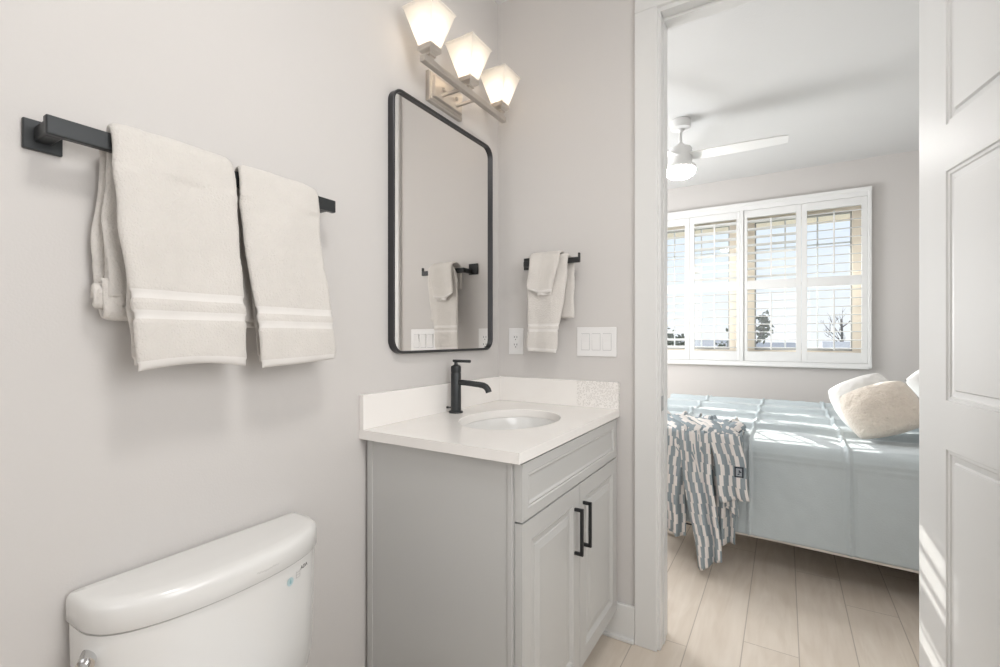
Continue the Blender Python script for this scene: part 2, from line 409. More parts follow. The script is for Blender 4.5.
# rear wall with an added frosted window for the fill light behind the camera
b = newbm()
box(b, (0, RY-.1, 0), (0.45, RY, HC)); box(b, (1.85, RY-.1, 0), (RX, RY, HC)); box(b, (0.45, RY-.1, 0), (1.85, RY, 1.05)); box(b, (0.45, RY-.1, 2.35), (1.85, RY, HC))
struct('wall_rear', b, 'wall')
b = newbm()
for a in ((0.45, 0.51, 1.05, 2.35), (1.79, 1.85, 1.05, 2.35), (0.51, 1.79, 1.05, 1.11), (0.51, 1.79, 2.29, 2.35), (0.51, 1.79, 1.68, 1.72)):
    box(b, (a[0], RY-.08, a[2]), (a[1], RY-.01, a[3]), 0.004)
w2 = struct('added_window_2', b, 'trim')
b = newbm(); box(b, (0.51, RY-.05, 1.11), (1.79, RY-.042, 2.29)); obj('window_pane', b, 'frost', w2)
# bedroom walls
b = newbm(); box(b, (BX0-.1, YC, 0), (BX0, YW, HC)); struct('wall_bedroom_left', b, 'wall')
b = newbm(); box(b, (BX1, YC, 0), (BX1+.1, YW, HC)); struct('wall_bedroom_right', b, 'wall')
WX0, WX1, WZ0, WZ1 = -0.185, 1.735, 1.045, 2.385
b = newbm()
box(b, (BX0-.1, YW, 0), (WX0, YW+.2, HC)); box(b, (WX1, YW, 0), (BX1+.1, YW+.2, HC))
box(b, (WX0, YW, 0), (WX1, YW+.2, WZ0)); box(b, (WX0, YW, WZ1), (WX1, YW+.2, HC))
struct('wall_window_side', b, 'wall')

# door lining, stop and casings
b = newbm()
box(b, (JX0-.02, YB-.003, 0), (JX0, YC+.003, JZ+.02), .002); box(b, (JX1, YB-.003, 0), (JX1+.02, YC+.003, JZ+.02), .002); box(b, (JX0, YB-.003, JZ), (JX1, YC+.003, JZ+.02), .002)
box(b, (JX0, YB+.042, 0), (JX0+.004, YB+.078, JZ), .002); box(b, (JX1-.011, YB+.042, 0), (JX1, YB+.078, JZ), .002); box(b, (JX0, YB+.042, JZ-.011), (JX1, YB+.078, JZ), .002)
struct('door_1', b, 'trim')
def casing(y0, y1):
    b = newbm()
    for x0, x1 in ((0.6335, 0.7185), (JX1+.0165, JX1+.1015)): box(b, (x0, y0, 0), (x1, y1, JZ+.0165), .003)
    box(b, (0.6335, y0, JZ+.0165), (JX1+.1015, y1, JZ+.1), .004)
    return b
struct('trim_1', casing(YB-.018, YB), 'trim'); struct('trim_2', casing(YC, YC+.018), 'trim')
# strike plate on the left lining
b = newbm(); t = bmesh.new(); box(t, (JX0, YB+.012, 0.915), (JX0+.0022, YB+.040, 0.972), .001); merge(b, t)
sp_ = obj('strike_plate', b, 'satin', loc=(JX0, YB+.026, 0.944)); finish(sp_, 'small satin metal strike plate let into the white door lining', 'strike plate')
b = newbm(); box(b, (JX0+.0022, YB+.019, 0.928), (JX0+.003, YB+.032, 0.959)); obj('latch_hole', b, 'greyp', sp_)

def baseboard(name, lo, hi, side):
    """side: inward direction of the room face ('x','-x','y','-y')"""
    b = newbm(); box(b, lo, hi, .004)
    lo2, hi2 = list(lo), list(hi); hi2[2] = 0.018
    if side == 'x': hi2[0] = hi[0]+.011
    if side == '-x': lo2[0] = lo[0]-.011
    if side == 'y': hi2[1] = hi[1]+.011
    if side == '-y': lo2[1] = lo[1]-.011
    box(b, lo2, hi2, .005)
    return struct(name, b, 'trim')
baseboard('baseboard_back', (0.50, YB-.015, 0), (0.6335, YB, 0.142), '-y')
baseboard('baseboard_left', (0, RY, 0), (0.015, 1.035, 0.142), 'x')
baseboard('baseboard_right', (RX-.015, RY, 0), (RX, YB, 0.142), '-x')
baseboard('baseboard_rear', (0.015, RY, 0), (RX-.015, RY+.015, 0.142), 'y')
# added window frame around the bedroom side fill light, left of the view
b = newbm()
for q in ((2.90, 2.96, .9, 2.2), (4.14, 4.20, .9, 2.2), (2.96, 4.14, .9, .96), (2.96, 4.14, 2.14, 2.2), (2.96, 4.14, 1.53, 1.57)):
    box(b, (BX0, q[0], q[2]), (BX0+.03, q[1], q[3]), .003)
struct('added_window_3', b, 'trim')
baseboard('baseboard_bedroom_left', (BX0, YC, 0), (BX0+.015, YW, 0.142), 'x')
baseboard('baseboard_bedroom_right', (BX1-.015, YC, 0), (BX1, YW, 0.142), '-x')
baseboard('baseboard_window_side', (BX0+.015, YW-.015, 0), (BX1-.015, YW, 0.142), '-y')

# ------------------------------------------------------------------ open door (hinged on the right jamb, swung into the bathroom)
hinge = Vector((1.4735, 1.8245, 0.008)); dv = Vector((0.196, -0.98, 0)).normalized()
# local x along the door, local -y = the face we see, z up
MD = Matrix(((dv.x, -dv.y, 0, hinge.x), (dv.y, dv.x, 0, hinge.y), (0, 0, 1, hinge.z), (0, 0, 0, 1)))
dr = empty('door_2', (hinge.x, hinge.y, 0), 'white panelled interior door standing open beside the doorway', 'door', kind='structure')
del dr['category']
iprof = [(0.0025, 0.004), (0.010, 0.004), (0.013, 0.0075), (0.028, 0.010), (0.0315, 0.0035), (0.033, 0.0035)]
b = newbm()
PAN = [(0.142, 0.25, 0.63, 0.892), (0.142, 1.022, 0.63, 1.634), (0.142, 1.758, 0.63, 2.30)]
flip = Matrix(((1, 0, 0, 0), (0, 1, 0, 0), (0, 0, 1, 0), (0, 0, 0, 1)))
panelled(b, 0.762, 2.425, 0.035, PAN, iprof, MD)
obj('door_leaf', b, 'doorp', dr)
b = newbm()
for zc in (0.25, 1.2, 2.2):
    cyl(b, MD @ Vector((-0.006, 0.038, zc-.045)), MD @ Vector((-0.006, 0.038, zc+.045)), 0.006, n=12)
    box(b, (-0.002, 0.002, zc-.045), (0.0, 0.034, zc+.045), mtx=MD)
obj('hinge', b, 'satin', dr, smooth=True)
b = newbm()
for s, y in ((-1, 0), (1, 0.035)):
    cyl(b, MD @ Vector((0.70, y, 0.935)), MD @ Vector((0.70, y+s*.010, 0.935)), 0.027, n=28)
    cyl(b, MD @ Vector((0.70, y+s*.010, 0.935)), MD @ Vector((0.70, y+s*.045, 0.935)), 0.009, n=16)
    box(b, (0.595, min(y+s*.036, y+s*.050), 0.927), (0.709, max(y+s*.036, y+s*.050), 0.944), .003, mtx=MD)
obj('door_handle', b, 'satin', dr, smooth=True)

# ------------------------------------------------------------------ bedroom window: frame, glass, shutters
wr = empty('window_1', (0.79, YW+.1, WZ0), 'twin bedroom window behind white shutters', 'window', kind='structure'); del wr['category']
b = newbm()
yA, yB2 = YW+.085, YW+.15
for x0, x1, z0, z1 in ((WX0, -0.130, WZ0, WZ1), (0.665, 0.885, WZ0, WZ1), (1.648, WX1, WZ0, WZ1), (WX0, WX1, 2.325, WZ1), (WX0, WX1, WZ0, 1.075)):
    e_ = .002 if x1-x0 > 1 else 0
    box(b, (x0, yA-e_, z0), (x1, yB2+e_, z1), .0)
obj('window_frame', b, 'cream', wr)
b = newbm()
for x0, x1 in ((-0.130, 0.665), (0.885, 1.648)):
    for z0, z1, yy in ((1.075, 1.70, yA+.012), (1.70, 2.325, yA+.035)):
        for q in ((x0, x0+.012, z0, z1), (x1-.012, x1, z0, z1), (x0, x1, z0, z0+.016), (x0, x1, z1-.016, z1)): box(b, (q[0], yy, q[2]), (q[1], yy+.022, q[3]), .002)
obj('window_sash', b, 'seam', wr)
b = newbm()
for x0, x1 in ((-0.130, 0.665), (0.885, 1.648)):
    n_ = 2
    for k in (1, 2):
        xm = x0+(x1-x0)*k/3
        if (x0 < 0.5 and k == 1) or (x0 > .5 and k == 1): pass
        box(b, (xm-.007, yA+.045, 1.075), (xm+.007, yA+.055, 2.325), .002)
    box(b, (x0, yA+.045, 2.045), (x1, yA+.055, 2.059), .002)
obj('muntin', b, 'plate', wr)
for x0, x1 in ((-0.130, 0.665), (0.885, 1.648)):
    b = newbm(); box(b, (x0, yA+.04, 1.075), (x1, yA+.044, 2.325)); obj('window_pane', b, 'glass', wr)
b = newbm(); box(b, (WX0-.02, YW-.0, WZ0-.02), (WX1+.02, YW+.085, WZ0), .002); obj('window_sill', b, 'trim', wr)

b = newbm(); box(b, (BX0-.5, YW+.2, 2.52), (BX1+.8, YW+1.40, 2.62)); box(b, (BX0-.5, YW+1.38, 2.50), (BX1+.8, YW+1.42, 2.66)); struct('trim_3', b, 'stucco')
# shutter surround
FX0, FX1, FZ0, FZ1 = -0.195, 1.768, 0.93, 2.483
sf = empty('shutter_frame', (0.79, YW-.03, FZ0), 'white timber surround holding the plantation shutters on the bedroom wall', 'shutter frame')
b = newbm()
box(b, (FX0, YW-.045, FZ0), (FX0+.026, YW, FZ1), .004); box(b, (FX1-.026, YW-.045, FZ0), (FX1, YW, FZ1), .004)
box(b, (FX0-.001, YW-.0465, FZ1-.03), (FX1+.001, YW, FZ1+.001), .003); box(b, (FX0+.02, YW-.04, FZ1-.075), (FX1-.02, YW-.001, FZ1-.02), .004)
box(b, (FX0-.001, YW-.0465, FZ0+.012), (FX1+.001, YW, FZ0+.04), .003)
obj('surround', b, 'shut', sf)
b = newbm(); box(b, (FX0-.0, YW-.055, FZ0-.006), (FX1-.02, YW, FZ0+.014), .004); obj('sill_trim', b, 'shut', sf)
b = newbm(); box(b, (0.768, YW-.047, FZ0+.04), (0.798, YW, FZ1-.07), .003); obj('centre_post', b, 'shut', sf)
LZ = ((1.063, 1.652), (1.736, 2.337))
def shutter(x0, x1, l0, l1, tilt_lo, tilt_hi, label):
    """x0..x1 panel, l0..l1 louvre opening"""
    r = empty('window_shutter', ((x0+x1)/2, YW-.025, FZ0+.042), label, 'shutter', 'plantation shutters across the bedroom window')
    b = newbm(); y0, y1 = YW-.038, YW-.008
    box(b, (x0, y0, FZ0+.042), (l0, y1, FZ1-.077), .003); box(b, (l1, y0, FZ0+.042), (x1, y1, FZ1-.077), .003)
    box(b, (l0, y0, FZ0+.042), (l1, y1, LZ[0][0]), .002); box(b, (l0, y0, LZ[0][1]), (l1, y1, LZ[1][0]), .002); box(b, (l0, y0, LZ[1][1]), (l1, y1, FZ1-.077), .002)
    obj('shutter_rails', b, 'shut', r)
    for (z0, z1), tl in zip(LZ, (tilt_lo, tilt_hi)):
        N = 8; sp = (z1-z0)/N
        b = newbm()
        for k in range(N):
            zc = z0+sp*(k+.5); prof = []
            for a in range(14):
                th = 2*pi*a/14; yy = 0.032*cos(th); zz = 0.0048*sin(th)
                prof.append((yy*cos(tl)-zz*sin(tl), yy*sin(tl)+zz*cos(tl)))
            A = [b.verts.new((l0+.001, YW-.023+p[0], zc+p[1])) for p in prof]; B = [b.verts.new((l1-.001, YW-.023+p[0], zc+p[1])) for p in prof]
            for a in range(14): b.faces.new((A[a], A[(a+1) % 14], B[(a+1) % 14], B[a]))
            b.faces.new(A); b.faces.new(B[::-1])
        obj('louvres', b, 'shut', r, smooth=True)
        b = newbm(); xm = (l0+l1)/2
        box(b, (xm-.006, YW-.066, z0+.02), (xm+.006, YW-.057, z1-.03), .002)
        obj('tilt_rod', b, 'shut', r)
shutter(-0.168, 0.310, -0.124, 0.266, 0.30, 0.06, 'white plantation shutter furthest left, half hidden by the door casing')
shutter(0.312, 0.766, 0.356, 0.736, 0.0, -0.28, 'white plantation shutter just left of the centre post, dark bush behind its lower louvres')
shutter(0.800, 1.264, 0.831, 1.223, 0.0, -0.22, 'white plantation shutter just right of the centre post, bare tree behind it')
shutter(1.266, 1.741, 1.308, 1.700, 0.02, 0.17, 'white plantation shutter at the right end with its upper louvres opened flat')

# ------------------------------------------------------------------ outside the window
b = newbm(); box(b, (-60, 6.0, -3.3), (90, 120, -3.2)); gnd = struct('ground', b, 'grass')
def house(x0, x1, y0, y1, ze, zr, label, w='hwall'):
    r = empty('house', ((x0+x1)/2, (y0+y1)/2, -3.2), label, 'house', 'houses beyond the bedroom window')
    b = newbm(); box(b, (x0, y0, -3.2), (x1, y1, ze)); obj('house_wall', b, w, r)
    b = newbm(); o = .5
    v = [b.verts.new(p) for p in ((x0-o, y0-o, ze-.1), (x1+o, y0-o, ze-.1), (x1+o, y1+o, ze-.1), (x0-o, y1+o, ze-.1), (x0-.3, (y0+y1)/2, zr), (x1+.3, (y0+y1)/2, zr))]
    for f in ((0, 1, 5, 4), (1, 2, 5), (2, 3, 4, 5), (3, 0, 4), (3, 2, 1, 0)): b.faces.new([v[i] for i in f])
    obj('house_roof', b, 'roof', r)
    for k in range(int((x1-x0)/3)):
        b = newbm(); xx = x0+1.2+k*3
        box(b, (xx, y0-.05, ze-1.5), (xx+1.0, y0+.02, ze-.5)); obj('house_window', b, 'roof', r)
house(-10.0, -1.9, 29, 36, 0.20, 1.02, 'grey roofed house seen low through the left shutters')
house(-0.3, 1.7, 27, 31, 0.35, 0.90, 'small pale blue house seen low through the shutter right of the centre post')
house(3.0, 12, 24, 31, 0.50, 0.98, 'long grey roofed house seen through the right hand shutter')
def tree(name, x, y, base, top, spread, seed, leafy, label, cat='tree'):
    random.seed(seed); r = empty(name, (x, y, base), label, cat)
    b = newbm(); hgt = top-base; tips = []
    tube(b, [(x, y, base), (x+.05*spread, y, base+hgt*.35), (x, y, base+hgt*.62)], [.12, .09, .06], 6)
    def br(p, d, L, rad, lv):
        q = p+d*L*0.5; e = p+d*L+Vector((random.uniform(-.1, .1), random.uniform(-.1, .1), .08))*L
        tube(b, [p, q, e], [rad, rad*.7, rad*.4], 5); tips.append(e)
        if lv:
            for _ in range(3):
                nd = (d+Vector((random.uniform(-.8, .8), random.uniform(-.8, .8), random.uniform(-.1, .8)))).normalized()
                br(q if random.random() < .4 else e, nd, L*.62, rad*.55, lv-1)
    for k in range(7):
        a = 2*pi*k/7+random.random(); z = base+hgt*(.38+.03*k)
        br(Vector((x, y, z)), Vector((cos(a)*.8, sin(a)*.8, .7)).normalized(), spread*.55, .035, 2)
    obj('tree_branches', b, 'bark', r)
    if leafy:
        b = newbm()
        for t in tips:
            for _ in range(leafy):
                p = t+Vector([random.gauss(0, spread*.09) for _ in range(3)]); s = random.uniform(.05, .11)
                u = Vector([random.uniform(-1, 1) for _ in range(3)]).normalized(); v_ = u.orthogonal().normalized()
                b.faces.new([b.verts.new(p+u*s), b.verts.new(p+v_*s*.5), b.verts.new(p-u*s), b.verts.new(p-v_*s*.5)])
        obj('tree_leaves', b, 'leaf', r, recalc=False)
tree('bare_tree', 0.30, 14, -3.2, 4.0, 0.85, 3, 9, 'dusky bare limbed tree outside, behind the right of centre shutter')
tree('bushy_tree', -1.75, 14, -3.2, 3.5, 0.9, 5, 9, 'small leafy tree outside, behind the left of centre shutter')
tree('bare_tree', 4.0, 34, -3.2, 5.6, 1.5, 9, 0, 'thin leafless tree outside, behind the right end shutter')
tree('bushy_tree', -7.5, 22, -3.2, 4.0, 2.2, 13, 6, 'leafy tree outside, behind the furthest left shutter')

# ------------------------------------------------------------------ vanity cabinet
CY0, CY1, CX = 1.040, 1.832, 0.5375          # carcass
va = empty('vanity_cabinet', (0.27, 1.44, 0), 'light grey vanity cabinet with two panelled doors and black pulls', 'cabinet')
b = newbm()
box(b, (0.014, CY0, 0.10), (CX, CY0+.018, 0.8825)); box(b, (0.002, CY1-.018, 0.10), (CX, CY1, 0.8825)); box(b, (0.002, CY0+.018, 0.10), (0.012, CY1-.018, 0.8825))
box(b, (0.012, CY0+.018, 0.10), (CX, CY1-.018, 0.118))
box(b, (0.014, CY0-.003, 0.0), (0.036, CY0+.001, 0.8825), .001)          # scribe strips
box(b, (CX-.013, CY0-.003, 0.10), (CX, CY0+.001, 0.8825), .001)
obj('carcass', b, 'cab', va)
b = newbm(); box(b, (0.036, CY0+.001, 0.0), (CX-.055, CY1-.001, 0.10)); obj('toe_kick', b, 'cab', va)
b = newbm()
for q in ((CY0, CY0+.035, .10, .8825), (CY1-.035, CY1, .10, .8825), (CY0+.035, CY1-.035, .845, .8825), (CY0+.035, CY1-.035, .695, .735), (CY0+.035, CY1-.035, .10, .13)):
    box(b, (CX, q[0]+.004, q[2]), (CX+.0035, q[1]-.004, q[3]))
obj('face_frame', b, 'cab', va)
b = newbm(); box(b, (CX-.004, CY0+.02, 0.12), (CX-.001, CY1-.02, 0.88)); obj('gap_shade_sheet', b, 'gapshade', va)  # dark sheet that paints the shade seen in the gaps between fronts
# fronts face +x: local (x along +y world, -y local -> +x world)
def MF(y0, z0, x=0.5650): return Matrix(((0, -1, 0, x), (1, 0, 0, y0), (0, 0, 1, z0), (0, 0, 0, 1)))
cprof = [(0.003, 0.0035), (0.006, 0.0015), (0.012, 0.0055), (0.015, 0.0075), (0.026, 0.0075), (0.029, 0.0050), (0.046, 0.0015), (0.048, 0.0008)]
b = newbm(); panelled(b, 0.782, 0.148, 0.0225, [(0.034, 0.028, 0.748, 0.120)], [(0.003, 0.0030), (0.008, 0.0015), (0.014, 0.0050), (0.018, 0.0055)], MF(1.042, 0.7275)); obj('drawer_front', b, 'cab', va)
def pull(y, z0, z1, par):
    b = newbm(); X = 0.5650
    box(b, (X+.019, y-.005, z0), (X+.029, y+.005, z1), .0015)
    box(b, (X-.001, y-.005, z0), (X+.026, y+.005, z0+.010), .0015); box(b, (X-.001, y-.005, z1-.010), (X+.026, y+.005, z1), .0015)
    obj('handle', b, 'black', par)
for (a, w_, hy) in ((1.042, 0.389, 1.390), (1.435, 0.389, 1.463)):
    b = newbm(); panelled(b, w_, 0.606, 0.022, [(0.052, 0.052, w_-.052, 0.554)], cprof, MF(a, 0.116))
    d = obj('cabinet_door', b, 'cab', va); pull(hy, 0.510, 0.658, d)

# countertop with oval cut-out
ct = empty('countertop', (0.285, 1.43, 0.8825), 'white quartz countertop with low backsplashes on the grey vanity', 'countertop')
SX, SY, SA, SB = 0.305, 1.435, 0.165, 0.215
X0, X1, Y0, Y1, Z0, Z1 = 0.001, 0.571, 1.016, YB-.001, 0.8825, 0.9115
b = newbm(); N = 120
angs = [2*pi*k/N for k in range(N)]
for cxr, cyr in ((X0, Y0), (X1, Y0), (X1, Y1), (X0, Y1)):
    a = atan2(cyr-SY, cxr-SX) % (2*pi); k = min(range(N), key=lambda i: abs(angs[i]-a)); angs[k] = a
def rect_hit(a):
    dx, dy = cos(a), sin(a); ts = []
    if dx > 1e-9: ts.append((X1-SX)/dx)
    if dx < -1e-9: ts.append((X0-SX)/dx)
    if dy > 1e-9: ts.append((Y1-SY)/dy)
    if dy < -1e-9: ts.append((Y0-SY)/dy)
    t = min(ts); return SX+dx*t, SY+dy*t
def ell(a, ka=1.0, kb=1.0):
    dx, dy = cos(a), sin(a); t = 1/sqrt((dx/(SA*ka))**2+(dy/(SB*kb))**2); return SX+dx*t, SY+dy*t
ring = lambda pts, z: [b.verts.new((p[0], p[1], z)) for p in pts]
OUT = [rect_hit(a) for a in angs]; INN = [ell(a) for a in angs]; INC = [ell(a, 1.012, 1.009) for a in angs]
ot, ob, ic, it, ib = ring(OUT, Z1), ring(OUT, Z0), ring(INC, Z1), ring(INN, Z1-.002), ring(INN, Z0)
for A, B in ((ot, ic), (ic, it), (it, ib), (ib, ob), (ob, ot)):
    for k in range(N): b.faces.new((A[k], A[(k+1) % N], B[(k+1) % N], B[k]))
obj('counter_slab', b, 'quartz', ct, smooth=True, angle=30)
b = newbm(); box(b, (X0, Y0, Z1), (0.020, YB-.001, 1.0195), .0015); obj('backsplash', b, 'quartz', ct)
b = newbm(); box(b, (0.020, YB-.021, Z1), (X1, YB-.001, 1.0195), .0015); obj('backsplash', b, 'quartz', ct)

# sink
sk = empty('sink', (SX, SY, 0.74), 'white oval undermount basin sunk in the quartz countertop', 'sink')
b = newbm(); rings = []
prof = [(1.09, 0.8822), (1.015, 0.8822), (1.0, 0.878), (0.985, 0.85), (0.94, 0.81), (0.84, 0.775), (0.62, 0.752), (0.32, 0.743), (0.12, 0.741)]
for f, z in prof: rings.append([b.verts.new((*ell(2*pi*k/72, f, f), z)) for k in range(72)])
for A, B in zip(rings, rings[1:]):
    for k in range(72): b.faces.new((A[k], A[(k+1) % 72], B[(k+1) % 72], B[k]))
b.faces.new(rings[-1])
for (f, z), nxt in zip(prof, prof[1:]): pass
o = obj('basin', b, 'porc', sk, smooth=True, angle=60)
md = o.modifiers.new('thick', 'SOLIDIFY'); md.thickness = 0.008; md.offset = -1
b = newbm(); lathe(b, (SX, SY, 0.7405), [(0.0, 0.002), (0.013, 0.004), (0.021, 0.004), (0.023, 0.0)], 28); obj('drain', b, 'gun', sk, smooth=True)

# faucet
fa = empty('faucet', (0.062, 1.437, 0.9115), 'matte black single handle faucet behind the basin', 'faucet')
FX, FY, FZ = 0.062, 1.437, 0.9115
b = newbm(); lathe(b, (FX, FY, FZ), [(0.0, 0), (0.0265, 0), (0.0275, 0.002), (0.0265, 0.006), (0.022, 0.008), (0.0, 0.008)], 36); obj('base_flange', b, 'gun', fa, smooth=True)
b = newbm(); lathe(b, (FX, FY, FZ), [(0.0, .006), (0.0195, .006), (0.0195, .150), (0.0188, .152), (0.0188, .154), (0.0195, .156), (0.0195, .172), (0.018, .178), (0.008, .183), (0.0065, .186), (0.0065, .194), (0, .194)], 36); obj('faucet_body', b, 'gun', fa, smooth=True)
b = newbm()
pts = [(FX+.010, FY, FZ+.117), (FX+.06, FY, FZ+.115), (FX+.108, FY, FZ+.112), (FX+.125, FY, FZ+.110), (FX+.137, FY, FZ+.105), (FX+.145, FY, FZ+.096), (FX+.149, FY, FZ+.086)]
tube(b, pts, [.0105, .0105, .0108, .0112, .0115, .0115, .0115], 20); obj('spout', b, 'gun', fa, smooth=True)
b = newbm(); cyl(b, (FX-.012, FY, FZ+.197), (FX+.066, FY, FZ+.197), .0055, n=16); obj('lever_handle', b, 'gun', fa, smooth=True)
b = newbm(); cyl(b, (FX-.018, FY-.0, FZ+.018), (FX-.034, FY-.004, FZ+.018), .0028, n=10); cyl(b, (FX-.033, FY-.004, FZ+.018), (FX-.040, FY-.006, FZ+.018), .0045, n=12); obj('drain_lift_knob', b, 'gun', fa, smooth=True)

# ------------------------------------------------------------------ mirror
mi_ = empty('wall_mirror', (0.0, 1.437, 1.151), 'tall mirror with thin black rounded frame above the vanity', 'mirror')
def rrect(y0, y1, z0, z1, r, n=10):
    P = []
    for cy_, cz_, a0 in ((y1-r, z1-r, 0), (y0+r, z1-r, pi/2), (y0+r, z0+r, pi), (y1-r, z0+r, 3*pi/2)):
        for k in range(n+1): a = a0+pi/2*k/n; P.append((cy_+r*cos(a), cz_+r*sin(a)))
    return P
my0, my1, mz0, mz1 = 1.140, 1.760, 1.143, 2.040
b = newbm()
O = rrect(my0, my1, mz0, mz1, .048); I = rrect(my0+.009, my1-.009, mz0+.009, mz1-.009, .040)
L = [[b.verts.new((x, p[0], p[1])) for p in P_] for x, P_ in ((0.001, O), (0.024, O), (0.026, rrect(my0+.002, my1-.002, mz0+.002, mz1-.002, .046)), (0.026, rrect(my0+.0075, my1-.0075, mz0+.0075, mz1-.0075, .042)), (0.024, I), (0.010, I), (0.001, I))]
for A, B in zip(L, L[1:]+L[:1]):
    for k in range(len(A)): b.faces.new((A[k], A[(k+1) % len(A)], B[(k+1) % len(A)], B[k]))
obj('mirror_frame', b, 'mframe', mi_, smooth=True, angle=30)
b = newbm()
A = [b.verts.new((0.008, p[0], p[1])) for p in I]; B = [b.verts.new((0.014, p[0], p[1])) for p in I]
b.faces.new(B); b.faces.new(A[::-1])
for k in range(len(A)): b.faces.new((A[k], A[(k+1) % len(A)], B[(k+1) % len(A)], B[k]))
obj('mirror_glass', b, 'mirror', mi_)

# ------------------------------------------------------------------ vanity light
vl = empty('vanity_light', (0.0, 1.44, 2.12), 'brushed nickel three light vanity fixture with square frosted shades', 'wall light')
b = newbm()
def plate_ring(x, y0, y1, z0, z1): return [b.verts.new(p) for p in ((x, y0, z0), (x, y1, z0), (x, y1, z1), (x, y0, z1))]
bp = (1.332, 1.538, 2.074, 2.184)
R_ = [plate_ring(x, bp[0]+i, bp[1]-i, bp[2]+i, bp[3]-i) for x, i in ((0.001, 0), (0.016, 0), (0.018, .004), (0.021, .006), (0.022, .014), (0.030, .018), (0.031, .020))]
for A, B in zip(R_, R_[1:]):
    for k in range(4): b.faces.new((A[k], A[(k+1) % 4], B[(k+1) % 4], B[k]))
b.faces.new(R_[-1]); b.faces.new(R_[0][::-1])
obj('backplate', b, 'nickel', vl)
BX, BZ = 0.118, 2.118
for yy in (1.395, 1.485):
    b = newbm(); box(b, (0.028, yy-.005, BZ-.012), (BX, yy+.005, BZ-.002), .001); obj('arm', b, 'nickel', vl)
for yy in (1.40, 1.48):
    b = newbm(); lathe(b, (0, 0, 0), [(0, 0), (.008, 0), (.008, .003), (.005, .009), (0, .011)], 14)
    bmesh.ops.transform(b, matrix=Matrix.Translation((0.031, yy, 2.135)) @ Matrix.Rotation(pi/2, 4, 'Y'), verts=b.verts); obj('cap_nut', b, 'nickel', vl, smooth=True)
b = newbm(); box(b, (BX-.011, 1.178, BZ-.011), (BX+.011, 1.702, BZ+.011), .002); obj('crossbar', b, 'nickel', vl)
def frustum(bm, c, levels):
    Ls = [[bm.verts.new((c[0]+sx*w_, c[1]+sy*w_, c[2]+z)) for sx, sy in ((-1, -1), (1, -1), (1, 1), (-1, 1))] for w_, z in levels]
    for A, B in zip(Ls, Ls[1:]):
        for k in range(4): bm.faces.new((A[k], A[(k+1) % 4], B[(k+1) % 4], B[k]))
    return Ls
for yy in (1.214, 1.440, 1.666):
    b = newbm(); Ls = frustum(b, (BX, yy, BZ), [(0.0105, 0.009), (0.0105, .017), (.016, .019), (.016, .026), (.026, .033), (.0285, .036), (.0285, .050), (.026, .052)]); b.faces.new(Ls[0][::-1]); b.faces.new(Ls[-1])
    obj('shade_holder', b, 'nickel', vl)
    b = newbm(); frustum(b, (BX, yy, BZ), [(.027, .0521), (.0605, .165), (.065, .170), (.062, .176), (.058, .168), (.0245, .0545)])
    b.verts.ensure_lookup_table(); b.faces.new(b.verts[-4:]) if False else None
    sh = obj('lamp_shade', b, 'frost', vl)
    b = newbm(); lathe(b, (BX, yy, BZ+.078), [(0, 0), (.010, 0), (.011, .012), (.020, .028), (.024, .044), (.020, .060), (.009, .070), (0, .072)], 20)
    obj('bulb', b, 'bulb', sh, smooth=True)
    ld = bpy.data.lights.new('bulb_light', 'POINT'); ld.energy = 1.0; ld.color = (1, .90, .80); ld.shadow_soft_size = .03
    lo = bpy.data.objects.new('bulb_light', ld); C.objects.link(lo); lo.location = (BX, yy, BZ+.105)

# ------------------------------------------------------------------ outlet and switches on the back wall
ol = empty('outlet', (0.097, YB, 1.18), 'white duplex outlet plate between mirror corner and hanging hand towel', 'outlet')
b = newbm(); box(b, (0.060, YB-.006, 1.121), (0.134, YB, 1.240), .002); obj('cover_plate', b, 'plate', ol)
b = newbm(); box(b, (0.080, YB-.008, 1.146), (0.114, YB-.005, 1.214), .001); obj('receptacle', b, 'plate', ol)
b = newbm()
for zc in (1.163, 1.197):
    for dx in (-.0065, .0065): box(b, (0.097+dx-.0012, YB-.0086, zc-.001), (0.097+dx+.0012, YB-.0078, zc+.007))
    cyl(b, (0.097, YB-.0086, zc-.008), (0.097, YB-.0078, zc-.008), .0024, n=10)
obj('socket_slots', b, 'slot', ol)
sw = empty('light_switch', (0.474, YB, 1.18), 'wide white three gang switch plate beside the door casing', 'light switch')
b = newbm(); box(b, (0.390, YB-.006, 1.120), (0.558, YB, 1.240), .002); obj('cover_plate', b, 'plate', sw)
for k, xc in enumerate((0.428, 0.474, 0.520)):
    b = newbm(); box(b, (xc-.0180, YB-.0068, 1.1455), (xc+.0180, YB-.0058, 1.2145), .0004); obj('switch_gap', b, 'seam', sw)
    b = newbm()
    v = [b.verts.new(p) for p in ((xc-.0168, YB-.0070, 1.147), (xc+.0168, YB-.0070, 1.147), (xc+.0168, YB-.0078, 1.18), (xc-.0168, YB-.0078, 1.18), (xc+.0168, YB-.0105, 1.213), (xc-.0168, YB-.0105, 1.213),
         (xc-.0168, YB-.005, 1.147), (xc+.0168, YB-.005, 1.147), (xc+.0168, YB-.005, 1.213), (xc-.0168, YB-.005, 1.213))]
    for f in ((0, 1, 2, 3), (3, 2, 4, 5), (0, 6, 7, 1), (5, 4, 8, 9), (6, 9, 8, 7), (0, 3, 5, 9, 6), (1, 7, 8, 4, 2)): b.faces.new([v[i] for i in f])
    obj('rocker', b, 'plate', sw)

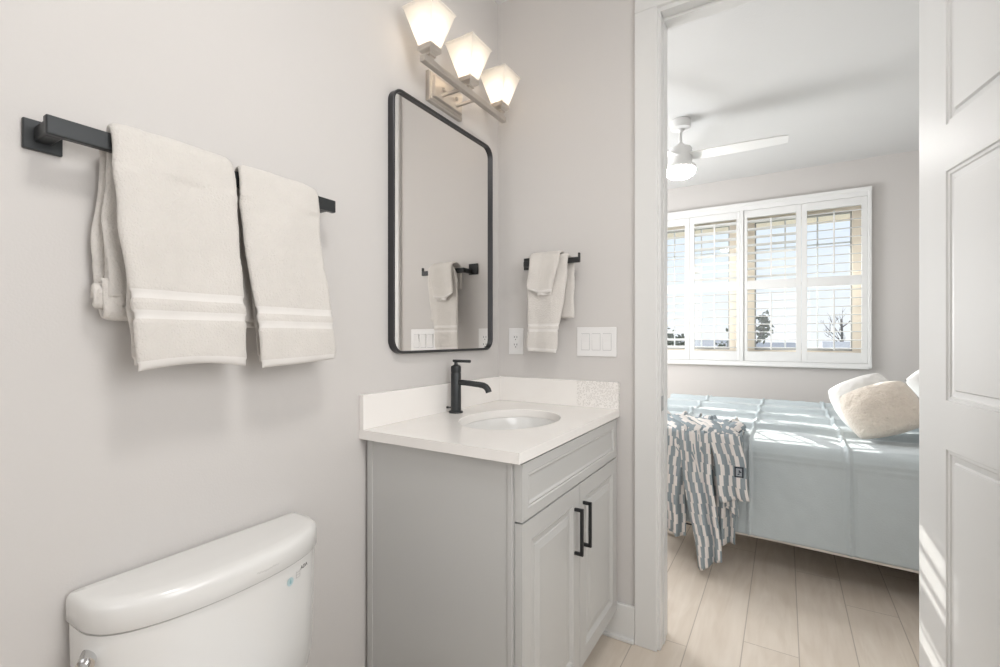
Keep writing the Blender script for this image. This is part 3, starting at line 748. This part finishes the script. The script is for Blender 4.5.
# ------------------------------------------------------------------ towel bars
tb = empty('towel_bar', (0.0, 0.575, 1.555), 'long square black towel bar on the left wall holding two towels', 'towel bar')
for yc in (0.2875, 0.838):
    b = newbm(); box(b, (0.0005, yc-.0265, 1.5285), (0.009, yc+.0265, 1.5815), .002); obj('mount_plate', b, 'gun', tb)
    b = newbm(); box(b, (0.008, yc-.012, 1.543), (0.062, yc+.012, 1.570), .003); obj('bar_post', b, 'gun', tb)
b = newbm(); box(b, (0.058, 0.274, 1.543), (0.074, 0.868, 1.576), .0025); obj('bar', b, 'gun', tb)

hb = empty('towel_hook_bar', (0.19, YB, 1.535), 'short black towel bar with an upturned end on the back wall', 'towel bar')
b = newbm(); box(b, (0.138, YB-.008, 1.498), (0.190, YB-.0005, 1.550), .002); obj('mount_plate', b, 'black', hb)
b = newbm(); box(b, (0.168, YB-.062, 1.503), (0.188, YB-.007, 1.523), .003); obj('bar_post', b, 'black', hb)
b = newbm(); box(b, (0.172, YB-.074, 1.502), (0.428, YB-.060, 1.524), .002); box(b, (0.421, YB-.0735, 1.515), (0.4285, YB-.0605, 1.541), .002); obj('bar', b, 'black', hb)

# ------------------------------------------------------------------ towels
def drape(name, label, group, place, path, wid, T, bands=(), seed=0, amp=0.003, nu=46, extra=(), hem=None, cat='towel', frayed=None):
    """path: (depth, z) points from the front hem over the bar to the back hem; wid(s)->(a0,a1) along the bar;
    place(depth, along, z) -> world.  The cloth is a closed, softly rounded slab T thick.
    extra: further (path, wid, T) layers of the same folded cloth."""
    b = newbm()
    def layer(path, wid, T, bands, seed, hem):
        P = [Vector((p[0], p[1])) for p in path]
        # resample
        seg = [0]
        for p, q in zip(P, P[1:]): seg.append(seg[-1]+(q-p).length)
        Ltot = seg[-1]; n = max(24, int(Ltot/0.0055)); C_ = []
        for i in range(n+1):
            s = Ltot*i/n; k = 0
            while k < len(seg)-2 and seg[k+1] < s: k += 1
            f = (s-seg[k])/(seg[k+1]-seg[k]); C_.append(P[k].lerp(P[k+1], f))
        for _ in range(3):
            C_ = [C_[0]]+[(C_[i-1]+C_[i]*2+C_[i+1])/4 for i in range(1, n)]+[C_[-1]]
        front, back = [], []
        for i in range(n+1):
            s = i/n*Ltot; t = (C_[min(i+1, n)]-C_[max(i-1, 0)]).normalized(); nr = Vector((t.y, -t.x))   # outward at the front
            nr = -nr if False else nr
            a0, a1 = wid(s/Ltot); rowf, rowb = [], []
            eend = min(s, Ltot-s); et = min(1, sqrt(max(0, eend)/(T*.6))+0.25)
            isb = any(x0 <= s <= x1 for x0, x1 in bands)
            for j in range(nu+1):
                v = j/nu; al = a0+(a1-a0)*v
                e_ = (1-abs(2*v-1)**10)
                th = T*.5*max(.18, sqrt(max(0, e_)))*et*(0.80 if isb else 1.0)
                hang = sstep(0.05, 0.30, abs(s-0.0) if s < Ltot*.5 else 0)  # 0 near the hem
                wob = amp*(nz(al*9+seed, s*5.5, seed)+0.5*nz(al*26, s*12, seed+4))*(0.5+0.5*min(1, abs(C_[i].y-path[0][1])/0.1+.6))
                fine = 0.0009*nz(al*170, s*170, seed)*(0 if isb else 1)
                sh = 0.0
                zz = C_[i].y
                if hem and s < 0.06: zz += hem(v)*(1-s/0.06)
                c = Vector((C_[i].x+nr.x*wob+ (0.004*sin(v*pi*2.2+seed)*sstep(0, .5, 1-s/Ltot) if s < Ltot*.45 else 0), zz+nr.y*wob))
                side = 0.0045*nz(s*14, seed+v*2, 3)-(.003*(2*v-1) if isb else 0)
                rowf.append(b.verts.new(place(c.x+nr.x*(th+fine), al+side, c.y+nr.y*(th+fine))))
                rowb.append(b.verts.new(place(c.x-nr.x*th, al+side, c.y-nr.y*th)))
            front.append((rowf, isb)); back.append((rowb, isb))
        for i in range(n):
            for j in range(nu):
                f = b.faces.new((front[i][0][j], front[i][0][j+1], front[i+1][0][j+1], front[i+1][0][j])); f.material_index = int(front[i][1])
                f = b.faces.new((back[i][0][j], back[i+1][0][j], back[i+1][0][j+1], back[i][0][j+1])); f.material_index = int(front[i][1])
            for j in (0, nu):
                b.faces.new((front[i][0][j], front[i+1][0][j], back[i+1][0][j], back[i][0][j]))
        for i in (0, n):
            for j in range(nu):
                f = b.faces.new((front[i][0][j], front[i][0][j+1], back[i][0][j+1], back[i][0][j])); f.material_index = int(front[i][1])
    layer(path, wid, T, bands, seed, hem)
    for k, ex in enumerate(extra): layer(ex[0], ex[1], ex[2], ex[3] if len(ex) > 3 else (), seed+11*(k+1), ex[4] if len(ex) > 4 else None)
    zt = max(p[1] for p in path)
    o = obj(name, b, ['terry', 'tband'], loc=place(path[len(path)//2][0], sum(wid(.5))/2, zt), smooth=True, angle=70)
    return finish(o, label, cat, group)
place_l = lambda d, a, z: Vector((d, a, z))
def over(xf, xfb, xb, xbb, z0, zt, zb, bx0=.058, bx1=.074, btop=1.576, o=0.010):
    """front hem (xfb,z0) -> up the front -> over a bar -> down to (xbb, zb)"""
    return [(xfb, z0), (xf+(xfb-xf)*.5, (z0+zt)/2), (xf, zt-.05), (xf-.002, zt-.022), (bx1+o*.8, zt-.008), ((bx0+bx1)/2+.004, zt), (bx0-o*.6, zt-.007), (xb, zt-.025), (xb, zt-.06), (xbb, (zt+zb)/2), (xbb, zb)]
lerpw = lambda A, B, Cc: (lambda s: tuple(A[i]+(B[i]-A[i])*sstep(0, .45, s) if s < .45 else B[i]+(Cc[i]-B[i])*sstep(.5, .62, s) for i in (0, 1)))
L1 = 1.588
drape('bath_towel', 'thick cream terry towel on the left of the long black bar', None, place_l,
      over(.088, .108, .042, .038, 1.140, 1.594, 1.235), lerpw((.388, .597), (.360, .582), (.366, .575)), .022,
      bands=((0.0, .014), (.093, .108), (.128, .146)), seed=1, amp=.005, hem=lambda v: .010*sin(v*pi)-.004,
      extra=(([(.084, 1.146), (.080, 1.3), (.079, 1.52), (.078, 1.572)], lambda s: (.394+(.366-.394)*s, .590+(.576-.590)*s), .010, ((0, .012),)),
             ([(.054, 1.31), (.050, 1.275), (.050, 1.246), (.038, 1.234), (.024, 1.246), (.024, 1.30), (.026, 1.56), (.035, 1.572)], lambda s: (.356+.006*sin(s*9), .600), .014),
             ([(.030, 1.262), (.044, 1.256), (.046, 1.285), (.036, 1.300), (.024, 1.290), (.022, 1.272)], lambda s: (.348, .40), .013),
             ([(.050, 1.275), (.052, 1.35), (.050, 1.5), (.050, 1.574)], lambda s: (.362+.005*sin(s*8+1), .55), .012)))
drape('hand_towel', 'narrower cream terry towel on the right of the long black bar', None, place_l,
      over(.089, .106, .042, .038, 1.133, 1.590, 1.222), lerpw((.634, .842), (.594, .802), (.606, .795)), .019,
      bands=((0.0, .014), (.086, .100), (.117, .133)), seed=5, amp=.005, hem=lambda v: .012*v-.004,
      extra=(([(.084, 1.142), (.081, 1.3), (.079, 1.52), (.078, 1.570)], lambda s: (.640+(.602-.640)*s, .836+(.795-.836)*s), .010, ((0, .012),)),
             ([(.050, 1.235), (.050, 1.35), (.048, 1.5), (.048, 1.570)], lambda s: (.615, .79), .011)))
# short bar on the back wall: depth measured from the wall, along = x
place_b = lambda d, a, z: Vector((a, YB-d, z))
drape('hand_towel', 'cream hand towel hanging lengthways from the short bar beside the outlet', None, place_b,
      over(.082, .084, .040, .040, 1.134, 1.539, 1.279, .058, .074, 1.524, .008), lambda s: (.196+.008*s, .333+(.378-.333)*sstep(0, .5, s)) if s < .5 else (.204+.06*sstep(.5, .7, s), .378+.014*sstep(.5, .7, s)), .014,
      bands=((0.0, .012), (.085, .098), (.108, .120)), seed=9, amp=.004, nu=30, hem=lambda v: .006*(1-v))
drape('washcloth', 'small cream washcloth folded over the hand towel on the short bar', None, place_b,
      over(.102, .106, .026, .022, 1.388, 1.554, 1.43, .044, .084, 1.54, .010), lambda s: (.206+.012*sstep(0, .4, s), .325+.028*sstep(0, .4, s)), .010, bands=((0.0, .010),), seed=14, amp=.0035, nu=26, hem=lambda v: .012*abs(2*v-1)**1.2-.016*v, cat='washcloth',
      extra=(([(.098, 1.372), (.096, 1.45), (.095, 1.53)], lambda s: (.25, .318), .007, ((0, .010),)),))

# ------------------------------------------------------------------ toilet
to = empty('toilet', (0.3, 0.535, 0), 'white two piece toilet against the left wall', 'toilet')
def bow(x0, xm, y0, y1, e, n=40):
    """tank plan: straight back at x0, bowed front reaching xm, rounded ends"""
    P = [(x0, y1), (x0, y0)]
    for k in range(n+1):
        t = k/n; a = -pi/2+pi*t*1.0
        u = sin(a); c = max(0, cos(a))
        P.append((x0+.015+(xm-x0-.015)*(c**e), (y0+y1)/2+(y1-y0)/2*u))
    return P
def loft(bm, outs, cap=True):
    Ls = [[bm.verts.new((x, y, z)) for x, y in P] for P, z in outs]; n = len(Ls[0])
    for A, B in zip(Ls, Ls[1:]):
        for k in range(n): bm.faces.new((A[k], A[(k+1) % n], B[(k+1) % n], B[k]))
    bm.faces.new(Ls[0][::-1]); bm.faces.new(Ls[-1])
TY0, TY1 = .320, .787
b = newbm()
loft(b, [(bow(.022, .160, TY0+.014, TY1-.014, .60), .385), (bow(.020, .172, TY0+.008, TY1-.008, .58), .43), (bow(.020, .176, TY0+.001, TY1-.004, .58), .56), (bow(.018, .178, TY0+.0, TY1-.002, .58), .676)])
obj('tank', b, 'porc', to, smooth=True, angle=50)
b = newbm()
for _ in (0,):
    outs = [(bow(.014, .183, TY0, TY1, .58), .679), (bow(.012, .186, TY0-.003, TY1+.003, .58), .682), (bow(.012, .186, TY0-.003, TY1+.003, .58), .714),
            (bow(.012, .185, TY0-.002, TY1+.002, .58), .722), (bow(.014, .181, TY0+.001, TY1-.001, .58), .729), (bow(.016, .174, TY0+.007, TY1-.007, .59), .7335), (bow(.022, .158, TY0+.022, TY1-.022, .60), .736), (bow(.030, .120, TY0+.06, TY1-.06, .62), .737)]
    loft(b, outs)
obj('tank_lid', b, 'porc', to, smooth=True, angle=50)
b = newbm()
cyl(b, (.07, .336, .638), (.112, .314, .638), .013, n=20); tube(b, [(.104, .318, .638), (.118, .308, .638), (.126, .300, .638), (.132, .290, .637), (.138, .276, .636)], [.007, .0085, .0085, .0075, .006], 12)
obj('flush_lever', b, 'chrome', to, smooth=True)
# bowl, seat, pedestal
def egg(cx_, cy_, lx, ly, n=48, k=.16):
    return [(cx_+lx*cos(2*pi*i/n)*(1), cy_+ly*sin(2*pi*i/n)*(1-k*cos(2*pi*i/n))) for i in range(n)]
b = newbm()
loft(b, [(egg(.36, .538, .25, .115), .0), (egg(.36, .538, .24, .105), .06), (egg(.35, .538, .22, .10), .17), (egg(.40, .538, .27, .15), .28), (egg(.43, .538, .30, .178), .36), (egg(.435, .538, .305, .185), .395)])
box(b, (.03, .42, .30), (.25, .656, .384), .02)
obj('bowl', b, 'porc', to, smooth=True, angle=60)
b = newbm(); loft(b, [(egg(.45, .538, .285, .182), .396), (egg(.45, .538, .29, .187), .402), (egg(.45, .538, .29, .187), .420), (egg(.45, .538, .275, .172), .432)]); obj('seat_cover', b, 'plate', to, smooth=True, angle=50)
# printed marks on the tank and lid: each follows the bowed front
def tank_x(y, xm, e, y0, y1, x0):
    u = (y-(y0+y1)/2)/((y1-y0)/2); c = sqrt(max(0, 1-u*u)); return x0+.015+(xm-x0-.015)*(c**e)
def on_tank(bm, lid=False):
    for v in bm.verts:
        x = tank_x(v.co.y, .186, .58, TY0-.003, TY1+.003, .012) if lid else tank_x(v.co.y, .1778, .58, TY0, TY1-.002, .018)
        v.co.x = x+.0004+v.co.x
def facing(y, z): return Matrix(((0, 0, 1, 0), (1, 0, 0, y), (0, 1, 0, z), (0, 0, 0, 1)))
b = newbm()
cyl(b, (0, .664, .640), (.0004, .664, .640), .0095, n=28); on_tank(b); obj('water_emblem', b, 'palet', to)
b = newbm(); v = [b.verts.new((.0012, .664+p[0], .640+p[1])) for p in ((0, .007), (.0025, .001), (.0026, -.003), (0, -.0055), (-.0026, -.003), (-.0025, .001))]; b.faces.new(v); on_tank(b); obj('water_drop_mark', b, 'teal', to)
b = text_bm('ADA', .012, facing(.709, .655), .0002); on_tank(b); obj('tank_lettering', b, 'inkp', to)
b = newbm()
for k in range(3): box(b, (0, .682, .638+k*.006), (.0003, .695, .6395+k*.006))
for k in range(2): box(b, (0, .682+k*.012, .638), (.0003, .6832+k*.012, .654))
on_tank(b); obj('tank_stamp', b, 'greyp', to)
b = newbm(); pts = []
for k in range(90):
    t = k/89; pts.append((.0004, .575+.052*t, .701+.0022*sin(t*46)*(1.3 if k % 30 < 8 else .8)+.0006*sin(t*11)))
tube(b, pts, .00045, 5); on_tank(b, True); obj('lid_script', b, 'emb', to)

# ------------------------------------------------------------------ added ceiling lamp, fill light for the bathroom (behind the camera's view)
cl = empty('added_ceiling_light', (1.12, .42, HC), 'round white flush ceiling lamp added out of view to brighten the bathroom', 'added ceiling light')
b = newbm(); lathe(b, (1.12, .42, HC-.03), [(0, .0), (.19, 0), (.20, .01), (.20, .03), (0, .03)], 48); obj('fill_lamp_rim', b, 'plate', cl, smooth=True)
b = newbm(); lathe(b, (1.12, .42, HC-.07), [(0, 0), (.10, .006), (.16, .022), (.18, .039), (0, .039)], 48); obj('fill_lamp_diffuser', b, 'filldiff', cl, smooth=True)

# ------------------------------------------------------------------ ceiling fan
FNX, FNY = 0.500, 3.515
fn = empty('ceiling_fan', (FNX, FNY, HC), 'white ceiling fan with a lit round globe in the bedroom', 'ceiling fan')
b = newbm(); lathe(b, (FNX, FNY, HC), [(0, -.062), (.030, -.062), (.066, -.058), (.069, -.052), (.069, -.002), (0, -.002)], 40); obj('canopy', b, 'fan', fn, smooth=True)
b = newbm(); lathe(b, (FNX, FNY, HC), [(0, -.19), (.018, -.19), (.012, -.17), (.0105, -.10), (.0105, -.085), (.018, -.078), (.026, -.064), (0, -.064)], 24); obj('downrod', b, 'fan', fn, smooth=True)
b = newbm(); lathe(b, (FNX, FNY, HC), [(0, -.350), (.100, -.350), (.104, -.342), (.100, -.326), (.078, -.318), (.078, -.205), (.072, -.197), (.030, -.185), (.022, -.165), (0, -.165)], 44); obj('motor_housing', b, 'fan', fn, smooth=True)
b = newbm(); lathe(b, (FNX, FNY, HC), [(0, -.412), (.035, -.410), (.070, -.400), (.093, -.382), (.100, -.362), (.100, -.3505), (0, -.3505)], 44); obj('light_globe', b, 'globe', fn, smooth=True)
for k in range(3):
    a = radians(2+120*k); b = newbm()
    t = bmesh.new(); n_ = 14; tp, bt = [], []
    for i in range(n_+1):
        r_ = .07+.585*i/n_; wd = .050+.010*sin(pi*min(1, i/n_*1.1)); tw = radians(9)
        wd *= 1 if i < n_ else .85
        for lst, dz in ((tp, .003), (bt, -.003)):
            lst.append([t.verts.new((r_, s*wd*cos(tw), s*wd*sin(tw)*-1+dz)) for s in (-1, -.5, 0, .5, 1)])
    for i in range(n_):
        for j in range(4):
            t.faces.new((tp[i][j], tp[i+1][j], tp[i+1][j+1], tp[i][j+1])); t.faces.new((bt[i][j], bt[i][j+1], bt[i+1][j+1], bt[i+1][j]))
        for j in (0, 4): t.faces.new((tp[i][j], bt[i][j], bt[i+1][j], tp[i+1][j]))
    for i in (0, n_):
        for j in range(4): t.faces.new((tp[i][j], tp[i][j+1], bt[i][j+1], bt[i][j]))
    merge(b, t, Matrix.Translation((FNX, FNY, HC-.262)) @ Matrix.Rotation(a, 4, 'Z'))
    obj('fan_blade', b, 'fan', fn, smooth=True)

# ------------------------------------------------------------------ bed
QX0, QX1, QY0, QY1, QZ = 0.30, 2.36, 2.72, 4.65, 0.665
bd = empty('bed', (1.35, 3.68, 0), 'wide bed below the shuttered window, head to the right', 'bed')
b = newbm(); box(b, (QX0+.02, QY0+.02, .37), (QX1, QY1-.02, QZ-.022), .05, 4); obj('mattress', b, 'matt', bd, smooth=True)
b = newbm(); box(b, (QX0+.03, QY0+.03, .19), (QX1, QY1-.03, .37), .02, 3); obj('box_spring', b, 'matt', bd, smooth=True)
b = newbm()
for q in ((QX0+.06, QX1, QY0+.06, QY0+.10), (QX0+.06, QX1, QY1-.10, QY1-.06), (QX0+.06, QX0+.10, QY0+.06, QY1-.06), (QX1-.04, QX1, QY0+.06, QY1-.06)): box(b, (q[0], q[2], .15), (q[1], q[3], .19), .003)
obj('bed_rails', b, 'gun', bd)
for x in (QX0+.2, QX1-.2):
    for y in (QY0+.25, QY1-.25):
        b = newbm(); cyl(b, (x, y, 0), (x, y, .155), .02, n=16); obj('leg', b, 'gun', bd)
b = newbm(); box(b, (QX1+.005, QY0-.02, 0), (QX1+.07, QY1+.02, 1.2), .015, 3); obj('headboard', b, 'linen', bd, smooth=True)

# coverlet: one cloth draped over near side, top, far side; grid of pin tucks and gathered cords
cv_bm = newbm(); UX = [QX0-.03+(QX1-.10-QX0)*i/340 for i in range(341)]
pathc = []
def addseg(p, q, n):
    for i in range(n): pathc.append((p[0]+(q[0]-p[0])*i/n, p[1]+(q[1]-p[1])*i/n))
rr = .055
addseg((QY0-.030, .195), (QY0-.012, QZ-rr), 46)
for i in range(9):
    a = pi/2*i/9; pathc.append((QY0-.012+rr-rr*cos(a), QZ-rr+rr*sin(a)))
addseg((QY0-.012+rr, QZ), (QY1+.012-rr, QZ), 400)
for i in range(9):
    a = pi/2*i/9; pathc.append((QY1+.012-rr+rr*sin(a), QZ-rr+rr*cos(a)))
addseg((QY1+.012, QZ-rr), (QY1+.02, .22), 16)
arc = [0]
for p, q in zip(pathc, pathc[1:]): arc.append(arc[-1]+sqrt((p[0]-q[0])**2+(p[1]-q[1])**2))
TUCKS = [3.14, 3.53, 3.92, 4.33]
CORDS = [0.16, 0.57, 0.98, 1.39, 1.80, 2.21]
rows = []
for i, (y, z) in enumerate(pathc):
    p0, p1 = pathc[max(0, i-1)], pathc[min(len(pathc)-1, i+1)]
    t = Vector((p1[0]-p0[0], p1[1]-p0[1])).normalized(); nn = Vector((-t.y, t.x))
    row = []
    for x in UX:
        d = 0
        on_top = abs(z-QZ) < 1e-4
        if on_top:
            for ty in TUCKS:
                w_ = y-ty-.014*nz(x*1.7, ty*3)
                d += .030*math.exp(-(w_/.012)**2)+.024*math.exp(-((w_-.060)/.011)**2)-.006*math.exp(-((w_-.030)/.010)**2)-.005*math.exp(-((w_+.026)/.010)**2)
                d += .006*sstep(0, .03, w_)*sstep(.40, .05, w_)*(sin(x*52+7*nz(x*4, ty))*.35+.3)*math.exp(-abs(w_-.06)/.05)
            d += .007*nz(x*3.2, y*3.8, 2)+.0035*nz(x*9, y*12, 5)
        else:
            zz = z
            if y < 3:      # near side
                for k, zt_ in enumerate((.612, .588)): d += .006*math.exp(-((zz-zt_-.004*nz(x*2, k))/.006)**2)
                fl = sstep(.60, .2, zz)
                d += fl*.010*nz(x*3.0, zz*1.2, 8)+.005*nz(x*6, zz*5, 1)+.0025*nz(x*14+zz*9, zz*9-x*5, 6)
        for cxx in CORDS:
            w_ = x-cxx-.010*nz(arc[i]*2.5, cxx*4)
            g_ = math.exp(-(w_/.0075)**2); d += g_*(.011+.002*sin(arc[i]*190))
            d -= .003*math.exp(-((abs(w_)-.016)/.008)**2)
        zz = z+nn.y*d
        if i < 46: zz -= (.022*sstep(.9, 2.0, x)-.018*sstep(1.0, .3, x))*(1-i/46)
        row.append(cv_bm.verts.new((x, y+nn.x*d, zz)))
    rows.append(row)
for A, B in zip(rows, rows[1:]):
    for k in range(len(UX)-1): cv_bm.faces.new((A[k], A[k+1], B[k+1], B[k]))
cv = empty('coverlet', (1.3, 3.68, .2), 'pale aqua tufted coverlet spread over the bed', 'bedspread')
o = obj('quilted_cloth', cv_bm, 'coverlet', cv, smooth=True, angle=80)
md = o.modifiers.new('thick', 'SOLIDIFY'); md.thickness = .006; md.offset = -1
b = newbm(); pp = []
for x in UX[::4]:
    pp.append((x, QY0-.024+.008*nz(x*3, .24, 8), .186-(.022*sstep(.9, 2.0, x)-.018*sstep(1.0, .3, x))))
A0 = [b.verts.new((p[0], p[1], p[2]+.02)) for p in pp]; A1 = [b.verts.new((p[0], p[1]+.003, p[2]-.004)) for p in pp]; A2 = [b.verts.new((p[0], p[1]+.008, p[2]-.004)) for p in pp]; A3 = [b.verts.new((p[0], p[1]+.009, p[2]+.02)) for p in pp]
for P, Q in ((A0, A1), (A1, A2), (A2, A3), (A3, A0)):
    for k in range(len(pp)-1): b.faces.new((P[k], P[k+1], Q[k+1], Q[k]))
obj('lining_hem', b, 'lining', cv, smooth=True)

# ------------------------------------------------------------------ throw
tw_bm = newbm(); uvl = tw_bm.loops.layers.uv.new('UVMap')
def sheet(top, bot, ytop, ybot, pleats, amp, u0, seed, over_top=0.25, n=46, m=64, curl=0.0, wu=None):
    """hanging cloth: top (x0,x1), bottom ((x0,z0),(x1,z1)); starts on the bed top at depth over_top, runs to the edge and falls"""
    G = []
    W = (top[1]-top[0])*1.25 if wu is None else wu
    for i in range(m+1):
        q = i/m; r = []
        for j in range(n+1):
            p = j/n
            zb = bot[0][1]+(bot[1][1]-bot[0][1])*p
            L1_ = over_top; L2 = QZ+.03-zb; tot = L1_+L2; s = q*tot
            ph = p*pleats*2*pi+seed+1.3*nz(p*3, q*2, seed)
            fold = sin(ph)+.4*sin(2.3*ph+q*3)
            if s < L1_:
                f = s/L1_; x = (top[0]+(top[1]-top[0])*p)+.03*(1-f)*nz(p*4, seed); y = QY0+.02+(L1_-s)+.02*nz(p*5, seed); z = QZ+.028+.016*fold*sstep(1, .2, f)*1.1+.012+.02*nz(p*6+seed, f*4)
                y -= .04*sstep(.7, 1, f)
                z -= .010*sstep(.8, 1, f)
            else:
                f = (s-L1_)/L2
                xt = top[0]+(top[1]-top[0])*p; xb = bot[0][0]+(bot[1][0]-bot[0][0])*p
                x = xt+(xb-xt)*f+.006*sin(f*7+seed)
                y = ytop+(ybot-ytop)*sstep(0, 1, f)+amp*fold*(.35+.65*f)-curl*sstep(.8, 1, f)*.03
                z = QZ+.030-f*L2+.012*math.exp(-f*9)
                y += -.012*sin(min(1, f*8)*pi/2)+.012
            r.append((tw_bm.verts.new((x, y, z)), (u0+p*W, s)))
        G.append(r)
    for i in range(m):
        for j in range(n):
            q4 = (G[i][j], G[i][j+1], G[i+1][j+1], G[i+1][j]); f = tw_bm.faces.new([k[0] for k in q4])
            for lp, k in zip(f.loops, q4): lp[uvl].uv = k[1]
sheet((.36, .70), ((.40, .160), (.675, .135)), 2.650, 2.645, 3.0, .026, 0.0, 1, .36, wu=.44)
sheet((.64, .80), ((.757, .020), (.868, .095)), 2.630, 2.555, 1.4, .024, .20, 2, .30, wu=.24, curl=.6)
sheet((.72, .91), ((.790, .150), (.925, .155)), 2.640, 2.620, 1.9, .028, .41, 4, .34, wu=.27)
sheet((.80, .945), ((.865, .372), (.993, .405)), 2.620, 2.575, 1.0, .018, .62, 5, .26, wu=.20)
sheet((.87, .95), ((.875, .340), (.938, .298)), 2.640, 2.612, 0.8, .008, .80, 6, .15, wu=.12)
# bunched cloth lying on top of the bed: soft ridges running back from the edge
def ridge(pts, rad, u0):
    n = 10; G = []; L = 0; prev = None
    for i, p in enumerate(pts):
        p = Vector(p); 
        if prev is not None: L += (p-prev).length
        prev = p; rr_ = rad*(.55+.45*sin(pi*i/(len(pts)-1)))
        d = (Vector(pts[min(i+1, len(pts)-1)])-Vector(pts[max(i-1, 0)])).normalized(); sd = d.cross(Vector((0, 0, 1))).normalized()
        G.append([(tw_bm.verts.new(p+sd*rr_*1.5*cos(pi*k/n)+Vector((0, 0, 1))*rr_*sin(pi*k/n)), (u0+k/n*rad*3.4, L)) for k in range(n+1)])
    for A, B in zip(G, G[1:]):
        for k in range(n):
            q4 = (A[k], A[k+1], B[k+1], B[k]); f = tw_bm.faces.new([t[0] for t in q4])
            for lp, t in zip(f.loops, q4): lp[uvl].uv = t[1]
for k, (xa, xb_, ya, rd) in enumerate(((.42, .66, 3.12, .030), (.52, .72, 3.05, .034), (.60, .78, 3.10, .032), (.66, .83, 2.98, .030), (.80, .88, 3.02, .030), (.90, .905, 2.96, .026))):
    pts = [(xa+(xb_-xa)*t+.015*sin(t*6+k), ya+(2.70-ya)*t, QZ+.030+.018*sin(pi*t)*(1 if k % 2 else .5)) for t in [i/18 for i in range(19)]]
    pts += [(xb_+.004*k, 2.672, QZ+.018), (xb_+.004*k, 2.655, QZ-.010), (xb_+.005*k, 2.645, QZ-.05), (xb_+.005*k, 2.642, QZ-.10), (xb_+.006*k, 2.645, QZ-.17), (xb_+.006*k, 2.650, QZ-.25)]
    ridge(pts, rd, k*.13)
for f in tw_bm.faces: f.smooth = True
th = empty('throw_blanket', (.7, 2.7, QZ), 'blue grey and cream knitted throw tumbling off the bed corner', 'blanket')
o = obj('throw_cloth', tw_bm, 'throw', th, recalc=False)
md = o.modifiers.new('thick', 'SOLIDIFY'); md.thickness = .006; md.offset = 0
# woven label near the edge of the right hand fold
b = newbm(); LM = Matrix.Translation((.942, 2.574, .535)) @ Matrix.Rotation(radians(4), 4, 'Z') @ Matrix.Rotation(radians(4), 4, 'X')
box(b, (-.0205, -.002, -.027), (.0205, .001, .027), .0012, mtx=LM); lb = obj('woven_label', b, 'dark', th)
b = newbm()
box(b, (-.013, -.0032, -.019), (.013, -.0022, .019), mtx=LM); obj('label_print', b, 'labelmark', lb)
b = newbm()
box(b, (-.003, -.0042, .002), (.009, -.0034, .008), mtx=LM @ Matrix.Rotation(.5, 4, 'Y')); box(b, (-.001, -.0042, -.004), (.003, -.0034, .012), mtx=LM); box(b, (-.010, -.0042, -.010), (.000, -.0034, -.006), mtx=LM @ Matrix.Rotation(-.4, 4, 'Y'))
obj('label_mark', b, 'dark', lb)

# ------------------------------------------------------------------ pillows
def pillow(name, label, c, size, rot, m, seed, cat='pillow', puff=1.0, n=34, group=None, rnd=0.12):
    """size (w, h, t); local x = width, local z = height, local y = thickness"""
    b = newbm(); Wd, Hd, Td = size; F, B = [], []
    for i in range(n+1):
        rf, rb = [], []
        for j in range(n+1):
            u, v = -1+2*i/n, -1+2*j/n
            pinch = 1-.07*(1-abs(u)**2)*abs(v)**4-.0
            pinch2 = 1-.07*(1-abs(v)**2)*abs(u)**4
            x = u*Wd/2*pinch2*sqrt(1-rnd*v*v); z = v*Hd/2*pinch*sqrt(1-rnd*u*u)
            e_ = max(0, (1-abs(u)**2.6)*(1-abs(v)**2.6)); th_ = Td/2*(e_**.42)*puff
            wr_ = .007*nz(u*2.2+seed, v*2.2, seed)+.005*nz(u*5+v*3, v*6-u*3, seed+3)*(abs(u)+abs(v))
            th_ += wr_*min(1, e_*4)
            rf.append(b.verts.new((x, -th_, z))); rb.append(b.verts.new((x, th_, z)) if 0 < i < n and 0 < j < n else rf[-1])
        F.append(rf); B.append(rb)
    for i in range(n):
        for j in range(n):
            b.faces.new((F[i][j], F[i+1][j], F[i+1][j+1], F[i][j+1]))
            q = []
            for v_ in (B[i][j], B[i][j+1], B[i+1][j+1], B[i+1][j]):
                if v_ not in q: q.append(v_)
            try: b.faces.new(q)
            except ValueError: pass
    mt = Matrix.Translation(c) @ rot
    bmesh.ops.transform(b, matrix=mt, verts=b.verts)
    o = obj(name, b, m, loc=c, smooth=True, angle=80)
    return finish(o, label, cat, group)
def R(rz, ry=0, rx=0): return Matrix.Rotation(radians(rz), 4, 'Z') @ Matrix.Rotation(radians(ry), 4, 'Y') @ Matrix.Rotation(radians(rx), 4, 'X')
pillow('throw_pillow', 'nubby cream square cushion in front on the bed', (1.555, 3.06, .826), (.345, .285, .20), R(8, -20, -20), 'fur', 2, 'cushion', rnd=.36)
pillow('throw_pillow', 'white crumpled cushion tucked behind the nubby cream one', (1.525, 3.35, .834), (.33, .30, .19), R(14, -24, -18), 'linen', 6, 'cushion', rnd=.34)
pillow('pillow', 'grey cotton pillow lying nearest the door, beside the nubby cushion', (1.955, 3.28, .782), (.56, .50, .15), R(0, 0, -86), 'greylinen', 8, 'pillow')
pillow('pillow', 'white bed pillow leaning on the headboard at the window side', (2.13, 4.25, .90), (.70, .46, .17), R(84, 0, -38), 'linen', 10, 'pillow')
pillow('pillow', 'white bed pillow leaning up behind the grey one and the cushions', (2.00, 3.76, .915), (.44, .38, .17), R(40, -30, -34), 'linen', 12, 'pillow', rnd=.2)
